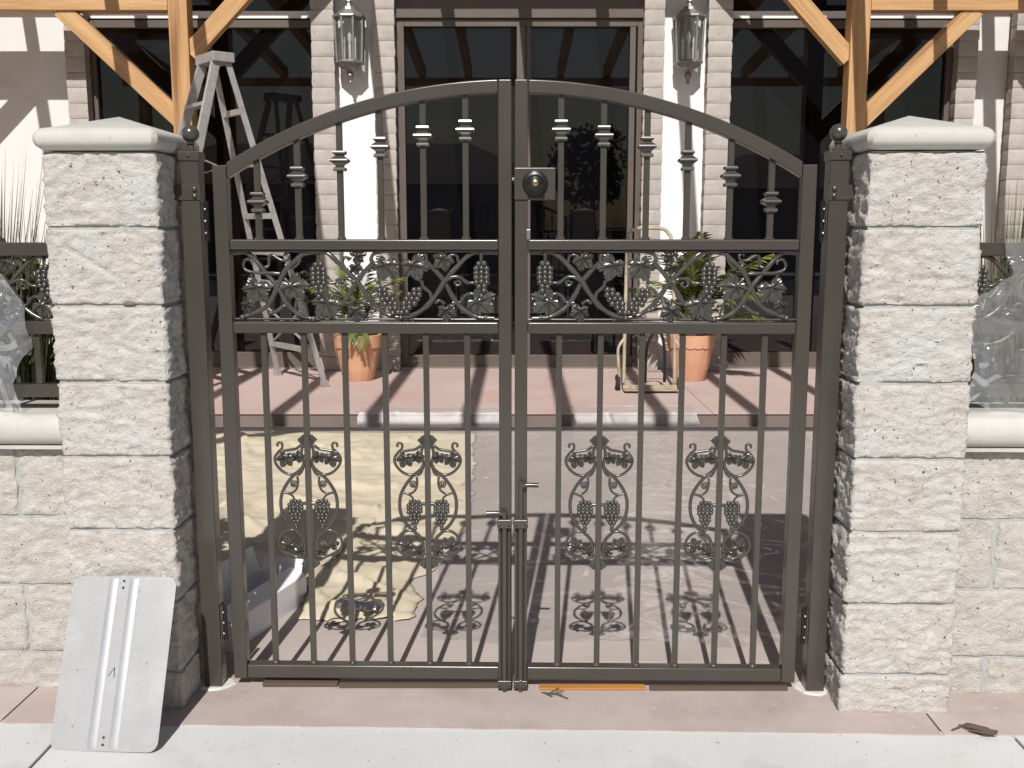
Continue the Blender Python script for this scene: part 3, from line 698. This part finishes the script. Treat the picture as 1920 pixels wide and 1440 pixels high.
for i in range(1, 8):
    z = H_ - .03 - i * .305
    MB().bar(at_z('front', -1, z), at_z('front', 1, z), .085, .028).build('step', M['alu'], ld, bev=.003)
for z in (2.10, 1.72, 1.33, 1.05, .80, .28):
    MB().bar(at_z('rear', -1, z), at_z('rear', 1, z), .03, .045).build('rear_brace', M['alu'], ld, bev=.003)
for q in (-1, 1):
    m_ = (at_z('front', q, 1.72) + at_z('rear', q, 1.72)) / 2 + Vector((0, 0, -.06))
    MB().bar(at_z('front', q, 1.75), m_, .02, .008).bar(m_, at_z('rear', q, 1.75), .02, .008).build('spreader', M['alu'], ld)
    MB().bar(at_z('rear', q, .28), at_z('rear', -q, .62), .02, .008).build('diagonal_brace', M['alu'], ld)

# ------------------------------------------------------------------ potted palms
def frond(length, droop, nl, wid, lw, seed):
    b = MB(); rnd = random.Random(seed); pts = []
    for i in range(13):
        u = i / 12; pts.append(Vector((length * (u - .12 * u * u * droop), 0, length * (.75 * u - droop * u * u))))
    b.tube(pts, [.006 * (1 - .8 * i / 12) for i in range(13)], 5)
    for i in range(nl):
        u = .12 + .86 * i / (nl - 1); k = u * 12; j = min(int(k), 11); p = pts[j].lerp(pts[j + 1], k - j); d = (pts[j + 1] - pts[j]).normalized()
        L_ = wid * (math.sin(math.pi * (.18 + .78 * u)) ** .7) * (.85 + .3 * rnd.random())
        for s in (-1, 1):
            e = (d * .75 + Vector((0, s, 0)) * .8 + Vector((0, 0, -.1 - .35 * rnd.random()))).normalized()
            up = Vector((0, 0, 1)); side = e.cross(up).normalized() * lw * .5
            m1 = p + e * L_ * .5 + Vector((0, 0, .012)); tip = p + e * L_ + Vector((0, 0, -.12 * L_))
            b.add([p, m1 + side, tip, m1 - side, m1 + Vector((0, 0, -.004))], [(0, 1, 4), (0, 4, 3), (1, 2, 4), (4, 2, 3)])
    return b.mesh('frond', M['leaf'])
FR = [frond(.62, .55, 24, .19, .024, 3), frond(.52, .75, 22, .17, .023, 5), frond(.70, .40, 26, .21, .026, 8)]
def palm(x, y, label, specs, dry=False):
    t = thing('potted_palm', (x, y, BZ), label, 'potted plant', 'terracotta pots with palms')
    n = 56; b = MB(); prof = [(.118, .0), (.125, .01), (.150, .12), (.172, .24), (.178, .275), (.190, .283), (.194, .33), (.196, .375), (.186, .38), (.176, .372), (.170, .33)]
    vs = []; fs = []
    for r_, z in prof:
        for k in range(n):
            a = 2 * math.pi * k / n; fl = .004 * (1 if k % 4 < 2 else 0) if .05 < z < .26 else 0
            dz = -.010 * abs(math.cos(a * 9)) if abs(z - .283) < .001 or abs(z - .275) < .001 else 0
            vs.append(((r_ + fl) * math.cos(a), (r_ + fl) * math.sin(a), z + dz))
    for i in range(len(prof) - 1):
        for k in range(n): fs.append((i * n + k, i * n + (k + 1) % n, (i + 1) * n + (k + 1) % n, (i + 1) * n + k))
    fs.append(tuple(range(n))[::-1])
    b.add(vs, fs).build('pot', M['pot'], t, smooth=35)
    MB().lathe([(.171, .32), (.168, .345), (.02, .352)], (0, 0, 0), 20).build('soil', M['soil'], t)
    MB().lathe([(.05, .34), (.06, .40), (.045, .50), (.02, .53)], (0, 0, 0), 10).build('stem', M['bark'], t, smooth=50)
    for fi, az, tilt, sc, z in specs:
        link('frond', FR[fi], t, loc=(.03 * math.cos(R(az)), .03 * math.sin(R(az)), z), rot=(0, -R(tilt), R(az))).scale = (sc,) * 3
    return t
rp = random.Random(11)
sp1 = [(k % 3, 360 * k / 24 + rp.uniform(-12, 12), rp.uniform(5, 62), rp.uniform(.55, .9), rp.uniform(.40, .5)) for k in range(24)] + [(1, -75, -28, .62, .42), (1, -100, -18, .6, .42)]
palm(-1.268, 8.285, 'terracotta pot with short bushy palm left of the glass door', sp1)
sp2 = [(k % 3, 360 * k / 26 + rp.uniform(-12, 12), rp.uniform(5, 66), rp.uniform(.75, 1.1), rp.uniform(.42, .52)) for k in range(26)] + [(0, -25, -6, 1.05, .44), (2, -38, 4, 1.0, .46), (1, 5, -4, 1.0, .42), (2, -12, 22, 1.1, .5)]
palm(1.470, 8.285, 'terracotta pot with spreading drooping palm right of the glass door', sp2)

# ------------------------------------------------------------------ hand truck
ht = thing('hand_truck', (1.05, 7.68, BZ), 'worn cream tube-frame hand truck standing by the right potted palm', 'hand truck')
fr = MB()
fr.tube(spline([(-.19, .03, .06), (-.185, .06, .5), (-.165, .16, 1.12), (-.145, .19, 1.20), (-.09, .20, 1.235), (.09, .20, 1.235), (.15, .19, 1.20), (.175, .16, 1.10), (.195, .06, .5), (.20, .03, .06)], 6), .014, 10)
fr.build('frame', M['cream'], ht, smooth=50)
for z, y in ((.56, .055), (.90, .12)): MB().bar((-.18, y, z), (.185, y, z), .035, .012).build('crossbar', M['cream'], ht, bev=.003)
MB().tube(spline([(-.02, .075, .06), (-.015, .07, .30), (.02, .06, .42), (.06, .06, .45), (.10, .06, .42), (.125, .07, .30), (.13, .075, .06)], 6), .012, 8).build('hoop', M['black'], ht, smooth=50)
MB().bar((-.20, .0, .035), (.215, .0, .035), .012, .03).bar((-.20, -.06, .022), (.215, -.06, .022), .11, .006).build('toe_plate', M['cream'], ht)
for s in (-1, 1):
    x = s * .235
    MB().tube(spline([(s * .19, .05, .40), (s * .235, .03, .33), (s * .235, .01, .22), (s * .22, .03, .08)], 5), .012, 8).build('axle_strut', M['cream'], ht, smooth=50)
    wl = MB().lathe([(.03, -.018), (.055, -.016), (.062, -.008), (.062, .008), (.055, .016), (.03, .018)], (x, .05, .062), 18, 'x').build('wheel', M['rubber'], ht, smooth=40)
    MB().lathe([(.028, -.020), (.028, .020)], (x, .05, .062), 12, 'x').build('hub', M['steel'], wl)
# ------------------------------------------------------------------ leaning aluminium panel
ang = math.atan2(2.615 - 2.43, .40)
sp = thing('sheet_panel', (-1.052, 2.43, .002), 'pale aluminium sign blank seen from behind, leaning on left pillar', 'metal panel')
wS, hS = .287, .445; b = MB(); rc = .026; nC = 6
out = []
for cx_, cz, a0 in ((wS / 2 - rc, hS - rc, 0), (-wS / 2 + rc, hS - rc, 90), (-wS / 2 + rc, rc, 180), (wS / 2 - rc, rc, 270)):
    for i in range(nC + 1):
        a = R(a0 + 90 * i / nC); out.append((cx_ + rc * math.cos(a), cz + rc * math.sin(a)))
n = len(out)
b.add([(x, 0, z) for x, z in out] + [(x, .003, z) for x, z in out], [tuple(range(n))[::-1], tuple(range(n, 2 * n))] + [(i, (i + 1) % n, n + (i + 1) % n, n + i) for i in range(n)])
tilt = (-math.atan2(2.628 - 2.43, .40), R(2.6), R(-6))
pn = b.build('panel', M['sheet'], sp, bev=.0008, rot=None) if False else link('panel', b.mesh('panel', M['sheet']), sp)
rt = Matrix.Rotation(R(-5), 4, 'Z') @ Matrix.Rotation(tilt[0], 4, 'X') @ Matrix.Rotation(R(-1.2), 4, 'Y')
pn.matrix_local = rt
def rib(x):
    r = MB(); vs = []; fs = []; pr = [(-.0125, 0.0), (-.007, -.0022), (0, -.0028), (.007, -.0022), (.0125, 0.0)]
    zz = [.006, .03, hS - .03, hS - .006]
    for j, z in enumerate(zz):
        k = .25 if j in (0, 3) else 1
        for px_, py in pr: vs.append((x + px_, py * k - .0003, z))
    for j in range(3):
        for i in range(4): fs.append((j * 5 + i, j * 5 + i + 1, (j + 1) * 5 + i + 1, (j + 1) * 5 + i))
    return r.add(vs, fs).build('pressed_rib', M['rib'], pn, smooth=True)
rib(-.031); rib(.026)
for z in (.016, .034, hS - .012, hS - .030):
    MB().lathe([(.0034, 0), (.0034, -.0011)], (-.002, -.0002, z), 12, 'y').build('hole', M['marker'], pn)
for x, z in ((-.098, .20), (.088, .22), (-.09, .06)):
    MB().lathe([(.0035, 0), (.002, -.0018)], (x, -.0001, z), 8, 'y').build('dimple', M['sheet'], pn)
q = MB()
for a, c in (((-.009, .190), (.003, .208)), ((.003, .208), (.0045, .190)), ((.0045, .190), (.004, .183)), ((-.011, .187), (-.007, .193))): q.bar((a[0], -.0054, a[1]), (c[0], -.0054, c[1]), .0004, .0022, (0, 1, 0)) if False else q.tube([(a[0], -.0004, a[1]), (c[0], -.0004, c[1])], .0010, 5)
for z in (.30, .335, .36): q.ball((.041 + .002 * math.sin(z * 90), -.0003, z + .045), .0013, 6, 4)
q.build('pen_mark', M['marker'], pn)

# ------------------------------------------------------------------ things on the courtyard floor
cl = MB(); nu, nv = 90, 130; vs = []; fs = []
def cl_right(y):
    k = [(3.28, -.36), (3.34, -.315), (3.5, -.33), (3.68, -.40), (3.80, -.30), (4.5, -.19), (5.4, -.21), (6.5, -.245)]
    for (a, xa), (b_, xb) in zip(k, k[1:]):
        if y <= b_: return xa + (xb - xa) * (y - a) / (b_ - a)
    return -.245
for j in range(nv + 1):
    v = j / nv
    for i in range(nu + 1):
        u = i / nu
        x0 = -2.25 + 2.25 * u
        yb = 3.30 if x0 > -.47 else (3.46 if x0 > -.75 else 3.46 + (-.75 - x0) * .9)
        yb += .06 * N(x0 * 5, 1) + .03 * N(x0 * 16, 3) + .014 * N(x0 * 47, 6)
        y = yb + (6.50 + .04 * N(x0 * 3, 9) - yb) * (v ** 1.25)
        xr = cl_right(y) + .035 * N(y * 4, 2) + .022 * N(y * 15, 5) + .010 * N(y * 41, 7)
        x = -2.25 + (xr + 2.25) * u
        e = min(1, min(u, 1 - u, v * 1.5, 1 - v) * 12)
        z = .0095 + e * (.012 + .022 * (fbm(x * 2.6 + .8 * y, y * 3.2, 3, 4)) + .024 * max(0, noise.ridged_multi_fractal(Vector((x * 1.6 + y, y * 2.0 - x, 5)), .9, 2, 3, 1, 2) - 1.1))
        z += e * .020 * max(0, .07 - abs(N(x * 2.1 + y * .9, y * 1.7 - x * .6, 12))) / .07 + e * .014 * max(0, .06 - abs(N(x * 3.3 - y * 2.4, y * 2.2 + x, 31))) / .06
        bump_ = max(0, 1 - ((x + .42) / .22) ** 2 - ((y - 3.40) / .14) ** 2)
        z += bump_ * (.004 + .012 * N(x * 20, y * 20))
        vs.append((x, y, max(.0062, z)))
for j in range(nv):
    for i in range(nu): fs.append((j * (nu + 1) + i, j * (nu + 1) + i + 1, (j + 1) * (nu + 1) + i + 1, (j + 1) * (nu + 1) + i))
o = cl.add(vs, fs).build('drop_cloth', M['canvas'], None, smooth=True); s_ = o.modifiers.new('thickness', 'SOLIDIFY'); s_.thickness = .0012; s_.offset = 1
tag(o, 'wrinkled tan canvas drop cloth spread on the courtyard floor', 'drop cloth')
def floor_film(nm, x0, x1, y0, y1, nu, nv, seed, label, step=False, amp=.012):
    vs = []; fs = []
    for j in range(nv + 1):
        for i in range(nu + 1):
            u, v = i / nu, j / nv
            x = x0 + (x1 - x0) * u + .05 * N(v * 6, seed) * (1 if u in (0, 1) else 0); y = y0 + (y1 - y0) * v
            if j == 0 or j == nv: y += .09 * N(x * 2.3, seed, j) + .04 * N(x * 8, seed, j)
            base = .007
            if step:
                k = min(1, max(0, (y - (Y_STEP - .055)) / .05)); base = .012 + (.090) * k
            wx, wy = x + .35 * N(x * 1.3, y * 1.1, seed), y + .30 * N(x * 1.1 + 9, y * 1.4, seed)
            r1 = abs(N(wx * 1.5, wy * 3.6, seed)); r2 = abs(N(wx * 4.0 + wy * 2.2, wy * 6.5, seed + 3)); r3 = abs(N(wx * 2.2 - wy * 3.5, wy * 2.4 + wx, seed + 7))
            z = base + amp * (1.5 * max(0, .16 - r1) / .16 * .55 + .9 * max(0, .12 - r2) / .12 * .6 + 1.2 * max(0, .10 - r3) / .10 * .6) + amp * .35 * fbm(x * 2.2, y * 4, seed, 4) + amp * .22 * N(x * 16, y * 24, seed)
            vs.append((x, y, max(base - .002, z)))
    for j in range(nv):
        for i in range(nu): fs.append((j * (nu + 1) + i, j * (nu + 1) + i + 1, (j + 1) * (nu + 1) + i + 1, (j + 1) * (nu + 1) + i))
    o = MB().add(vs, fs).build(nm, M['stepfilm' if step else 'film'], None, smooth=True)
    return tag(o, label, 'plastic sheet')
floor_film('plastic_sheet', -.29, 1.9, 3.12, 6.66, 260, 330, 3.3, 'clear wrinkled plastic sheet on the floor right of the tan cloth', False, .008)
floor_film('plastic_sheet', -1.05, -.02, 6.60, 6.95, 90, 50, 8.1, 'clear crumpled plastic over the step edge above the tan cloth', True, .007)
floor_film('plastic_sheet', .42, 1.25, 6.60, 6.98, 90, 50, 14.7, 'clear crumpled plastic over the step edge on the right side', True, .008)

# white carton
cb = thing('carton', (-.90, 3.29, .004), 'long open white carton on the floor behind the left gate leaf', 'carton', rz=R(-18))
K = M['carton']; Lc, Wc, Hc, th = .47, .19, .098, .003
MB().box(-Wc / 2, Wc / 2, -Lc / 2, Lc / 2, 0, th).box(Wc / 2 - th, Wc / 2, -Lc / 2, Lc / 2, th, Hc).box(-Wc / 2, -Wc / 2 + th, -Lc / 2, Lc / 2, th, Hc).box(-Wc / 2 + th, Wc / 2 - th, -Lc / 2, -Lc / 2 + th, th, Hc).box(-Wc / 2 + th, Wc / 2 - th, Lc / 2 - th, Lc / 2, th, Hc).build('box', K, cb)
def flap(p, e, h):
    p = [Vector(q) for q in p]; e = Vector(e)
    vs = [p[0], p[1], p[1] + e, p[0] + e]; nn = (p[1] - p[0]).cross(e).normalized() * .0025
    MB().add(vs + [v + nn for v in vs], [(0, 1, 2, 3), (7, 6, 5, 4)] + [(i, (i + 1) % 4, 4 + (i + 1) % 4, 4 + i) for i in range(4)]).build('flap', K, cb)
flap([(Wc / 2 - .001, -Lc / 2, Hc + .001), (Wc / 2 - .001, Lc / 2, Hc + .001)], (-.062, .0, .022), 0)
flap([(-Wc / 2, -Lc / 2, Hc + .001), (-Wc / 2, Lc / 2, Hc + .001)], (-.03, 0, .085), 0)
flap([(-Wc / 2 + .01, Lc / 2, Hc + .001), (Wc / 2 - .02, Lc / 2, Hc + .001)], (0, .02, .05), 0)
# shiny scrap
vs = []; fs = []
for j in range(9):
    for i in range(15):
        vs.append((-.075 + .15 * i / 14, -.03 + .06 * j / 8, .018 + .02 * math.sin(math.pi * j / 8) + .008 * N(i * .5, j * .7, 4)))
for j in range(8):
    for i in range(14): fs.append((j * 15 + i, j * 15 + i + 1, j * 15 + 16 + i, j * 15 + 15 + i))
o = MB().add(vs, fs).build('metal_scrap', M['steel'], None, smooth=True, loc=(-.53, 3.355, .018)); o.modifiers.new('thickness', 'SOLIDIFY').thickness = .002
o.rotation_euler = (0, 0, R(-14)); tag(o, 'small shiny bent metal scrap at the near edge of the tan cloth', 'scrap')
# boards under the gate
o = MB().box(-.155, .155, -.001, .03, 0, .006).build('board', M['rawwood'], None, bev=.002, loc=(.235, 2.775, .0045)); tag(o, 'short orange wooden board on the ground under the right gate leaf', 'board')
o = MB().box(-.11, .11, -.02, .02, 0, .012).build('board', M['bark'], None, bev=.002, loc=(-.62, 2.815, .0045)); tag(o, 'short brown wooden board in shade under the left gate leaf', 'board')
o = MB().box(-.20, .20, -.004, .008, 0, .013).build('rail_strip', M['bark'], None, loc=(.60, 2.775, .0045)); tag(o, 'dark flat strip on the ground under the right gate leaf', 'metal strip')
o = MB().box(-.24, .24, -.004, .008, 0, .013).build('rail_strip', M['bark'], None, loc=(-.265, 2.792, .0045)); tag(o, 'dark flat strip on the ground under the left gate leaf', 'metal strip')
# debris
b = MB()
b.tube(spline([(-.045, .018, .012), (-.02, .006, .016), (.01, -.004, .012), (.045, -.014, .010)], 4), [.003] * 3 + [.008] * 7 + [.004] * 3, 6)
b.tube([(-.04, .015, .010), (-.068, .004, .006)], .0025, 5)
b.add([(-.03, .0, .006), (.0, -.03, .012), (.04, -.03, .008), (.02, -.005, .018)], [(0, 1, 2), (0, 2, 3)])
o = b.build('dead_leaf', M['bark'], None, loc=(1.242, 2.528, .002)); tag(o, 'curled dark dead leaf on the concrete near the right pillar', 'leaf litter')
b = MB()
for a, c in (((-.03, .01, .004), (.03, -.012, .006)), ((-.01, .0, .004), (.02, .022, .012)), ((.005, 0, .004), (.035, .01, .010)), ((-.02, .004, .004), (.0, -.02, .006)), ((.015, -.006, .005), (.045, -.03, .004))): b.tube([a, c], .0016, 5)
o = b.build('twig', M['bark'], None, loc=(.115, 2.745, .004)); tag(o, 'tiny dark twig on the pink concrete under the gate centre', 'twig')

# ------------------------------------------------------------------ side fences on the low walls
def fence(side, label):
    x0, x1 = 1.222, 3.0; yF = 2.86
    t = thing('iron_fence', (side * (x0 + x1) / 2, yF, .82), label, 'fence', 'dark iron fence panels on the low walls')
    cx = side * (x0 + x1) / 2; P = M['paint']
    def bx(a, b_, y0, y1, z0, z1): return MB().box(*sorted((side * a - cx, side * b_ - cx)), y0, y1, z0 - .82, z1 - .82)
    for z0, z1 in ((1.255, 1.292), (1.036, 1.072), (.856, .893)): bx(x0, x1, -.019, .019, z0, z1).build('rail', P, t, bev=.0025)
    for x in (1.2225, 2.10, 2.962):
        bx(x, x + .036, -.0185, .0185, .805, 1.2545).build('post', P, t, bev=.0025)
    for k in range(15):
        x = 1.345 + k * .112
        if abs(x - 2.118) < .04: continue
        bx(x - .008, x + .008, -.008, .008, .8935, 1.0355).build('picket', P, t)
    # repeat the grape vine panel between the two upper rails
    orn = ornament(side > 0, 0.0)
    xo = -cx + (side * (1.25 if side > 0 else 1.23))
    for rep in range(2):
        off = (-cx + side * (1.262 + rep * .86), -.019, -.82 - .012)
        b0 = (.778 if side < 0 else -.0) ; sh = -.038 if side < 0 else .0
        dx = off[0] + (.035 if side < 0 else -.035)
        root = link('scroll_panel', orn[0][1], t, loc=(dx, off[1], off[2]))
        for nm, me in orn[1:]: link(nm, me, root)
    return t
fence(-1, 'dark iron fence with vine panel on the low wall left of the gate')
fence(1, 'dark iron fence with vine panel on the low wall right of the gate, mostly wrapped')
def wrap(nm, outline, yF, seed, label, nu=110, nv=110):
    """draped plastic: outline gives left and right x for each height"""
    vs = []; fs = []
    for j in range(nv + 1):
        v = j / nv; z = outline[0][0] + (outline[-1][0] - outline[0][0]) * v
        for (za, la, ra), (zb, lb_, rb) in zip(outline, outline[1:]):
            if za >= z >= zb - 1e-6:
                k = (za - z) / (za - zb); l, r = la + (lb_ - la) * k, ra + (rb - ra) * k; break
        for i in range(nu + 1):
            u = i / nu; x = l + (r - l) * u
            x += .008 * N(z * 14, seed, u * 2)
            f = .022 * math.sin(x * 34 + 2.5 * N(x * 4, z * 3, seed)) * (.4 + .6 * v) + .016 * fbm(x * 11 + z * 3, z * 3.5, seed, 3) + .012 * max(0, .14 - abs(N(x * 9 + z * 5, z * 4 - x * 3, seed + 2))) / .14 + .010 * max(0, .12 - abs(N(x * 6 - z * 8, z * 6 + x * 4, seed + 5))) / .12
            vs.append((x, yF - .022 + f * .8 - .012 * v, z + .012 * N(x * 8, z * 8, seed + 9)))
    for j in range(nv):
        for i in range(nu): fs.append((j * (nu + 1) + i, j * (nu + 1) + i + 1, (j + 1) * (nu + 1) + i + 1, (j + 1) * (nu + 1) + i))
    o = MB().add(vs, fs).build(nm, M['wrap'], None, smooth=True); return tag(o, label, 'plastic wrap')
wrap('plastic_wrap', [(1.25, -2.2, -1.46), (1.20, -2.2, -1.415), (1.13, -2.2, -1.36), (1.00, -2.2, -1.335), (.94, -2.2, -1.375), (.90, -2.2, -1.40), (.825, -2.2, -1.36)], 2.835, 4.0, 'torn clear plastic wrap hanging on the left iron fence')
wrap('plastic_wrap', [(1.305, 1.36, 2.3), (1.20, 1.385, 2.3), (1.16, 1.33, 2.3), (1.14, 1.285, 2.3), (1.05, 1.26, 2.3), (.95, 1.285, 2.3), (.86, 1.27, 2.3), (.825, 1.33, 2.3)], 2.835, 17.0, 'clear plastic wrap covering most of the right iron fence')

# ------------------------------------------------------------------ plants behind the side fences
def bed(x0, x1):
    o = struct(MB().box(x0, x1, 3.0, 3.6, .0, .06).build('planting_bed', M['soil']))
bed(-3.0, -1.3); bed(1.3, 3.0)
def spiky(x, y, h, n, spread, label, seed, thin=.011):
    t = thing('spiky_plant', (x, y, .06), label, 'plant'); rnd = random.Random(seed); b = MB()
    for i in range(n):
        a = rnd.uniform(0, 2 * math.pi); s = spread * rnd.random() ** .7; l = h * rnd.uniform(.7, 1.05)
        z0 = h * .25 * rnd.random()
        d = Vector((math.cos(a), math.sin(a), 0)); p0 = d * .02 + Vector((0, 0, z0)); p2 = d * s + Vector((0, 0, l)); p1 = (p0 + p2) / 2 - d * s * .15
        sd = Vector((-math.sin(a), math.cos(a), 0)) * thin / 2
        b.add([p0 - sd, p0 + sd, p1 + sd * .8, p2, p1 - sd * .8, p1 + Vector((0, 0, -.003))], [(0, 1, 5), (1, 2, 5), (2, 3, 5), (5, 3, 4), (0, 5, 4)])
    b.build('blades', M['spike'], t); MB().lathe([(.03, 0), (.025, h * .3), (.01, h * .4)], (0, 0, 0), 8).build('stem', M['bark'], t)
spiky(-1.68, 3.22, 1.46, 300, .38, 'tall spiky grass-like plant behind the left iron fence', 4, .012)
spiky(-1.50, 3.10, 1.32, 200, .20, 'shorter spiky plant behind the left fence, close to the pillar', 6, .011)
spiky(1.53, 3.14, 1.38, 260, .20, 'spiky pale plant behind the right fence beside the pillar', 9, .012)
def bush(x, y, rx, rz, zc, n, label, seed):
    t = thing('leafy_shrub', (x, y, .06), label, 'shrub'); rnd = random.Random(seed); b = MB()
    for i in range(n):
        while True:
            p = Vector((rnd.uniform(-1, 1), rnd.uniform(-1, 1), rnd.uniform(-1, 1)))
            if p.length < 1: break
        if N(p.x * 2 + seed, p.y * 2, p.z * 2.4) < -.12: continue
        c = Vector((p.x * rx, p.y * rx * .6, zc + p.z * rz)); L_ = rnd.uniform(.03, .07)
        d = Vector((rnd.uniform(-1, 1), rnd.uniform(-1, .4), rnd.uniform(-.6, 1))).normalized(); s = d.orthogonal().normalized() * L_ * .24
        b.add([c, c + d * L_ * .5 + s, c + d * L_, c + d * L_ * .5 - s], [(0, 1, 2, 3)])
    b.build('foliage', M['leafdark'], t)
    w = MB()
    for k in range(7): w.tube(spline([(0, 0, 0), (rx * .3 * math.cos(k), .1 * math.sin(k * 2), zc * .6), (rx * .7 * math.cos(k * 1.3), .15 * math.sin(k), zc + rz * .6)], 4), .006, 5)
    w.build('stem', M['bark'], t)
bush(-1.58, 3.18, .26, .32, .90, 2600, 'dark leafy shrub behind the left iron fence', 3)
bush(1.75, 3.3, .30, .30, .88, 2200, 'dark leafy shrub behind the wrapped right iron fence', 12)

# ------------------------------------------------------------------ across the street, mirrored in the glass
hs = thing('house', (-6, -19, 0), 'low tan house across the street, mirrored in the door glass', 'house')
MB().box(-7, 7, -4, 4, -.25, 2.7).build('wall', M['housewall'], hs)
MB().add([(-7.6, -4.6, 2.7), (7.6, -4.6, 2.7), (7.6, 4.6, 2.7), (-7.6, 4.6, 2.7), (-4.5, 0, 4.3), (4.5, 0, 4.3)], [(0, 1, 5, 4), (1, 2, 5), (2, 3, 4, 5), (3, 0, 4), (3, 2, 1, 0)]).build('roof', M['roof'], hs)
hs = thing('house', (13, -20, 0), 'second low tan house across the street, right of the tree', 'house')
MB().box(-7, 7, -4, 4, -.25, 2.6).build('wall', M['housewall'], hs)
MB().add([(-7.6, -4.6, 2.6), (7.6, -4.6, 2.6), (7.6, 4.6, 2.6), (-7.6, 4.6, 2.6), (-4.5, 0, 4.0), (4.5, 0, 4.0)], [(0, 1, 5, 4), (1, 2, 5), (2, 3, 4, 5), (3, 0, 4), (3, 2, 1, 0)]).build('roof', M['roof'], hs)
tr = thing('tree', (2.6, -15.5, -.02), 'round street tree across the road, mirrored in the door glass', 'tree')
MB().tube([(0, 0, 0), (.05, 0, 1.2), (0, .05, 2.4)], [.14, .11, .07], 8).build('trunk', M['bark'], tr)
b = MB(); rnd = random.Random(5)
for i in range(2200):
    while True:
        p = Vector((rnd.uniform(-1, 1), rnd.uniform(-1, 1), rnd.uniform(-1, 1)))
        if p.length < 1: break
    if N(p.x * 1.7, p.y * 1.7, p.z * 1.7) < -.1: continue
    c = Vector((p.x * 1.4, p.y * 1.4, 3.3 + p.z * 1.3)); d = Vector((rnd.uniform(-1, 1), rnd.uniform(-1, 1), rnd.uniform(-1, 1))).normalized() * .2; s = d.orthogonal().normalized() * .08
    b.add([c, c + d * .5 + s, c + d, c + d * .5 - s], [(0, 1, 2, 3)])
b.build('crown', M['leafdark'], tr)
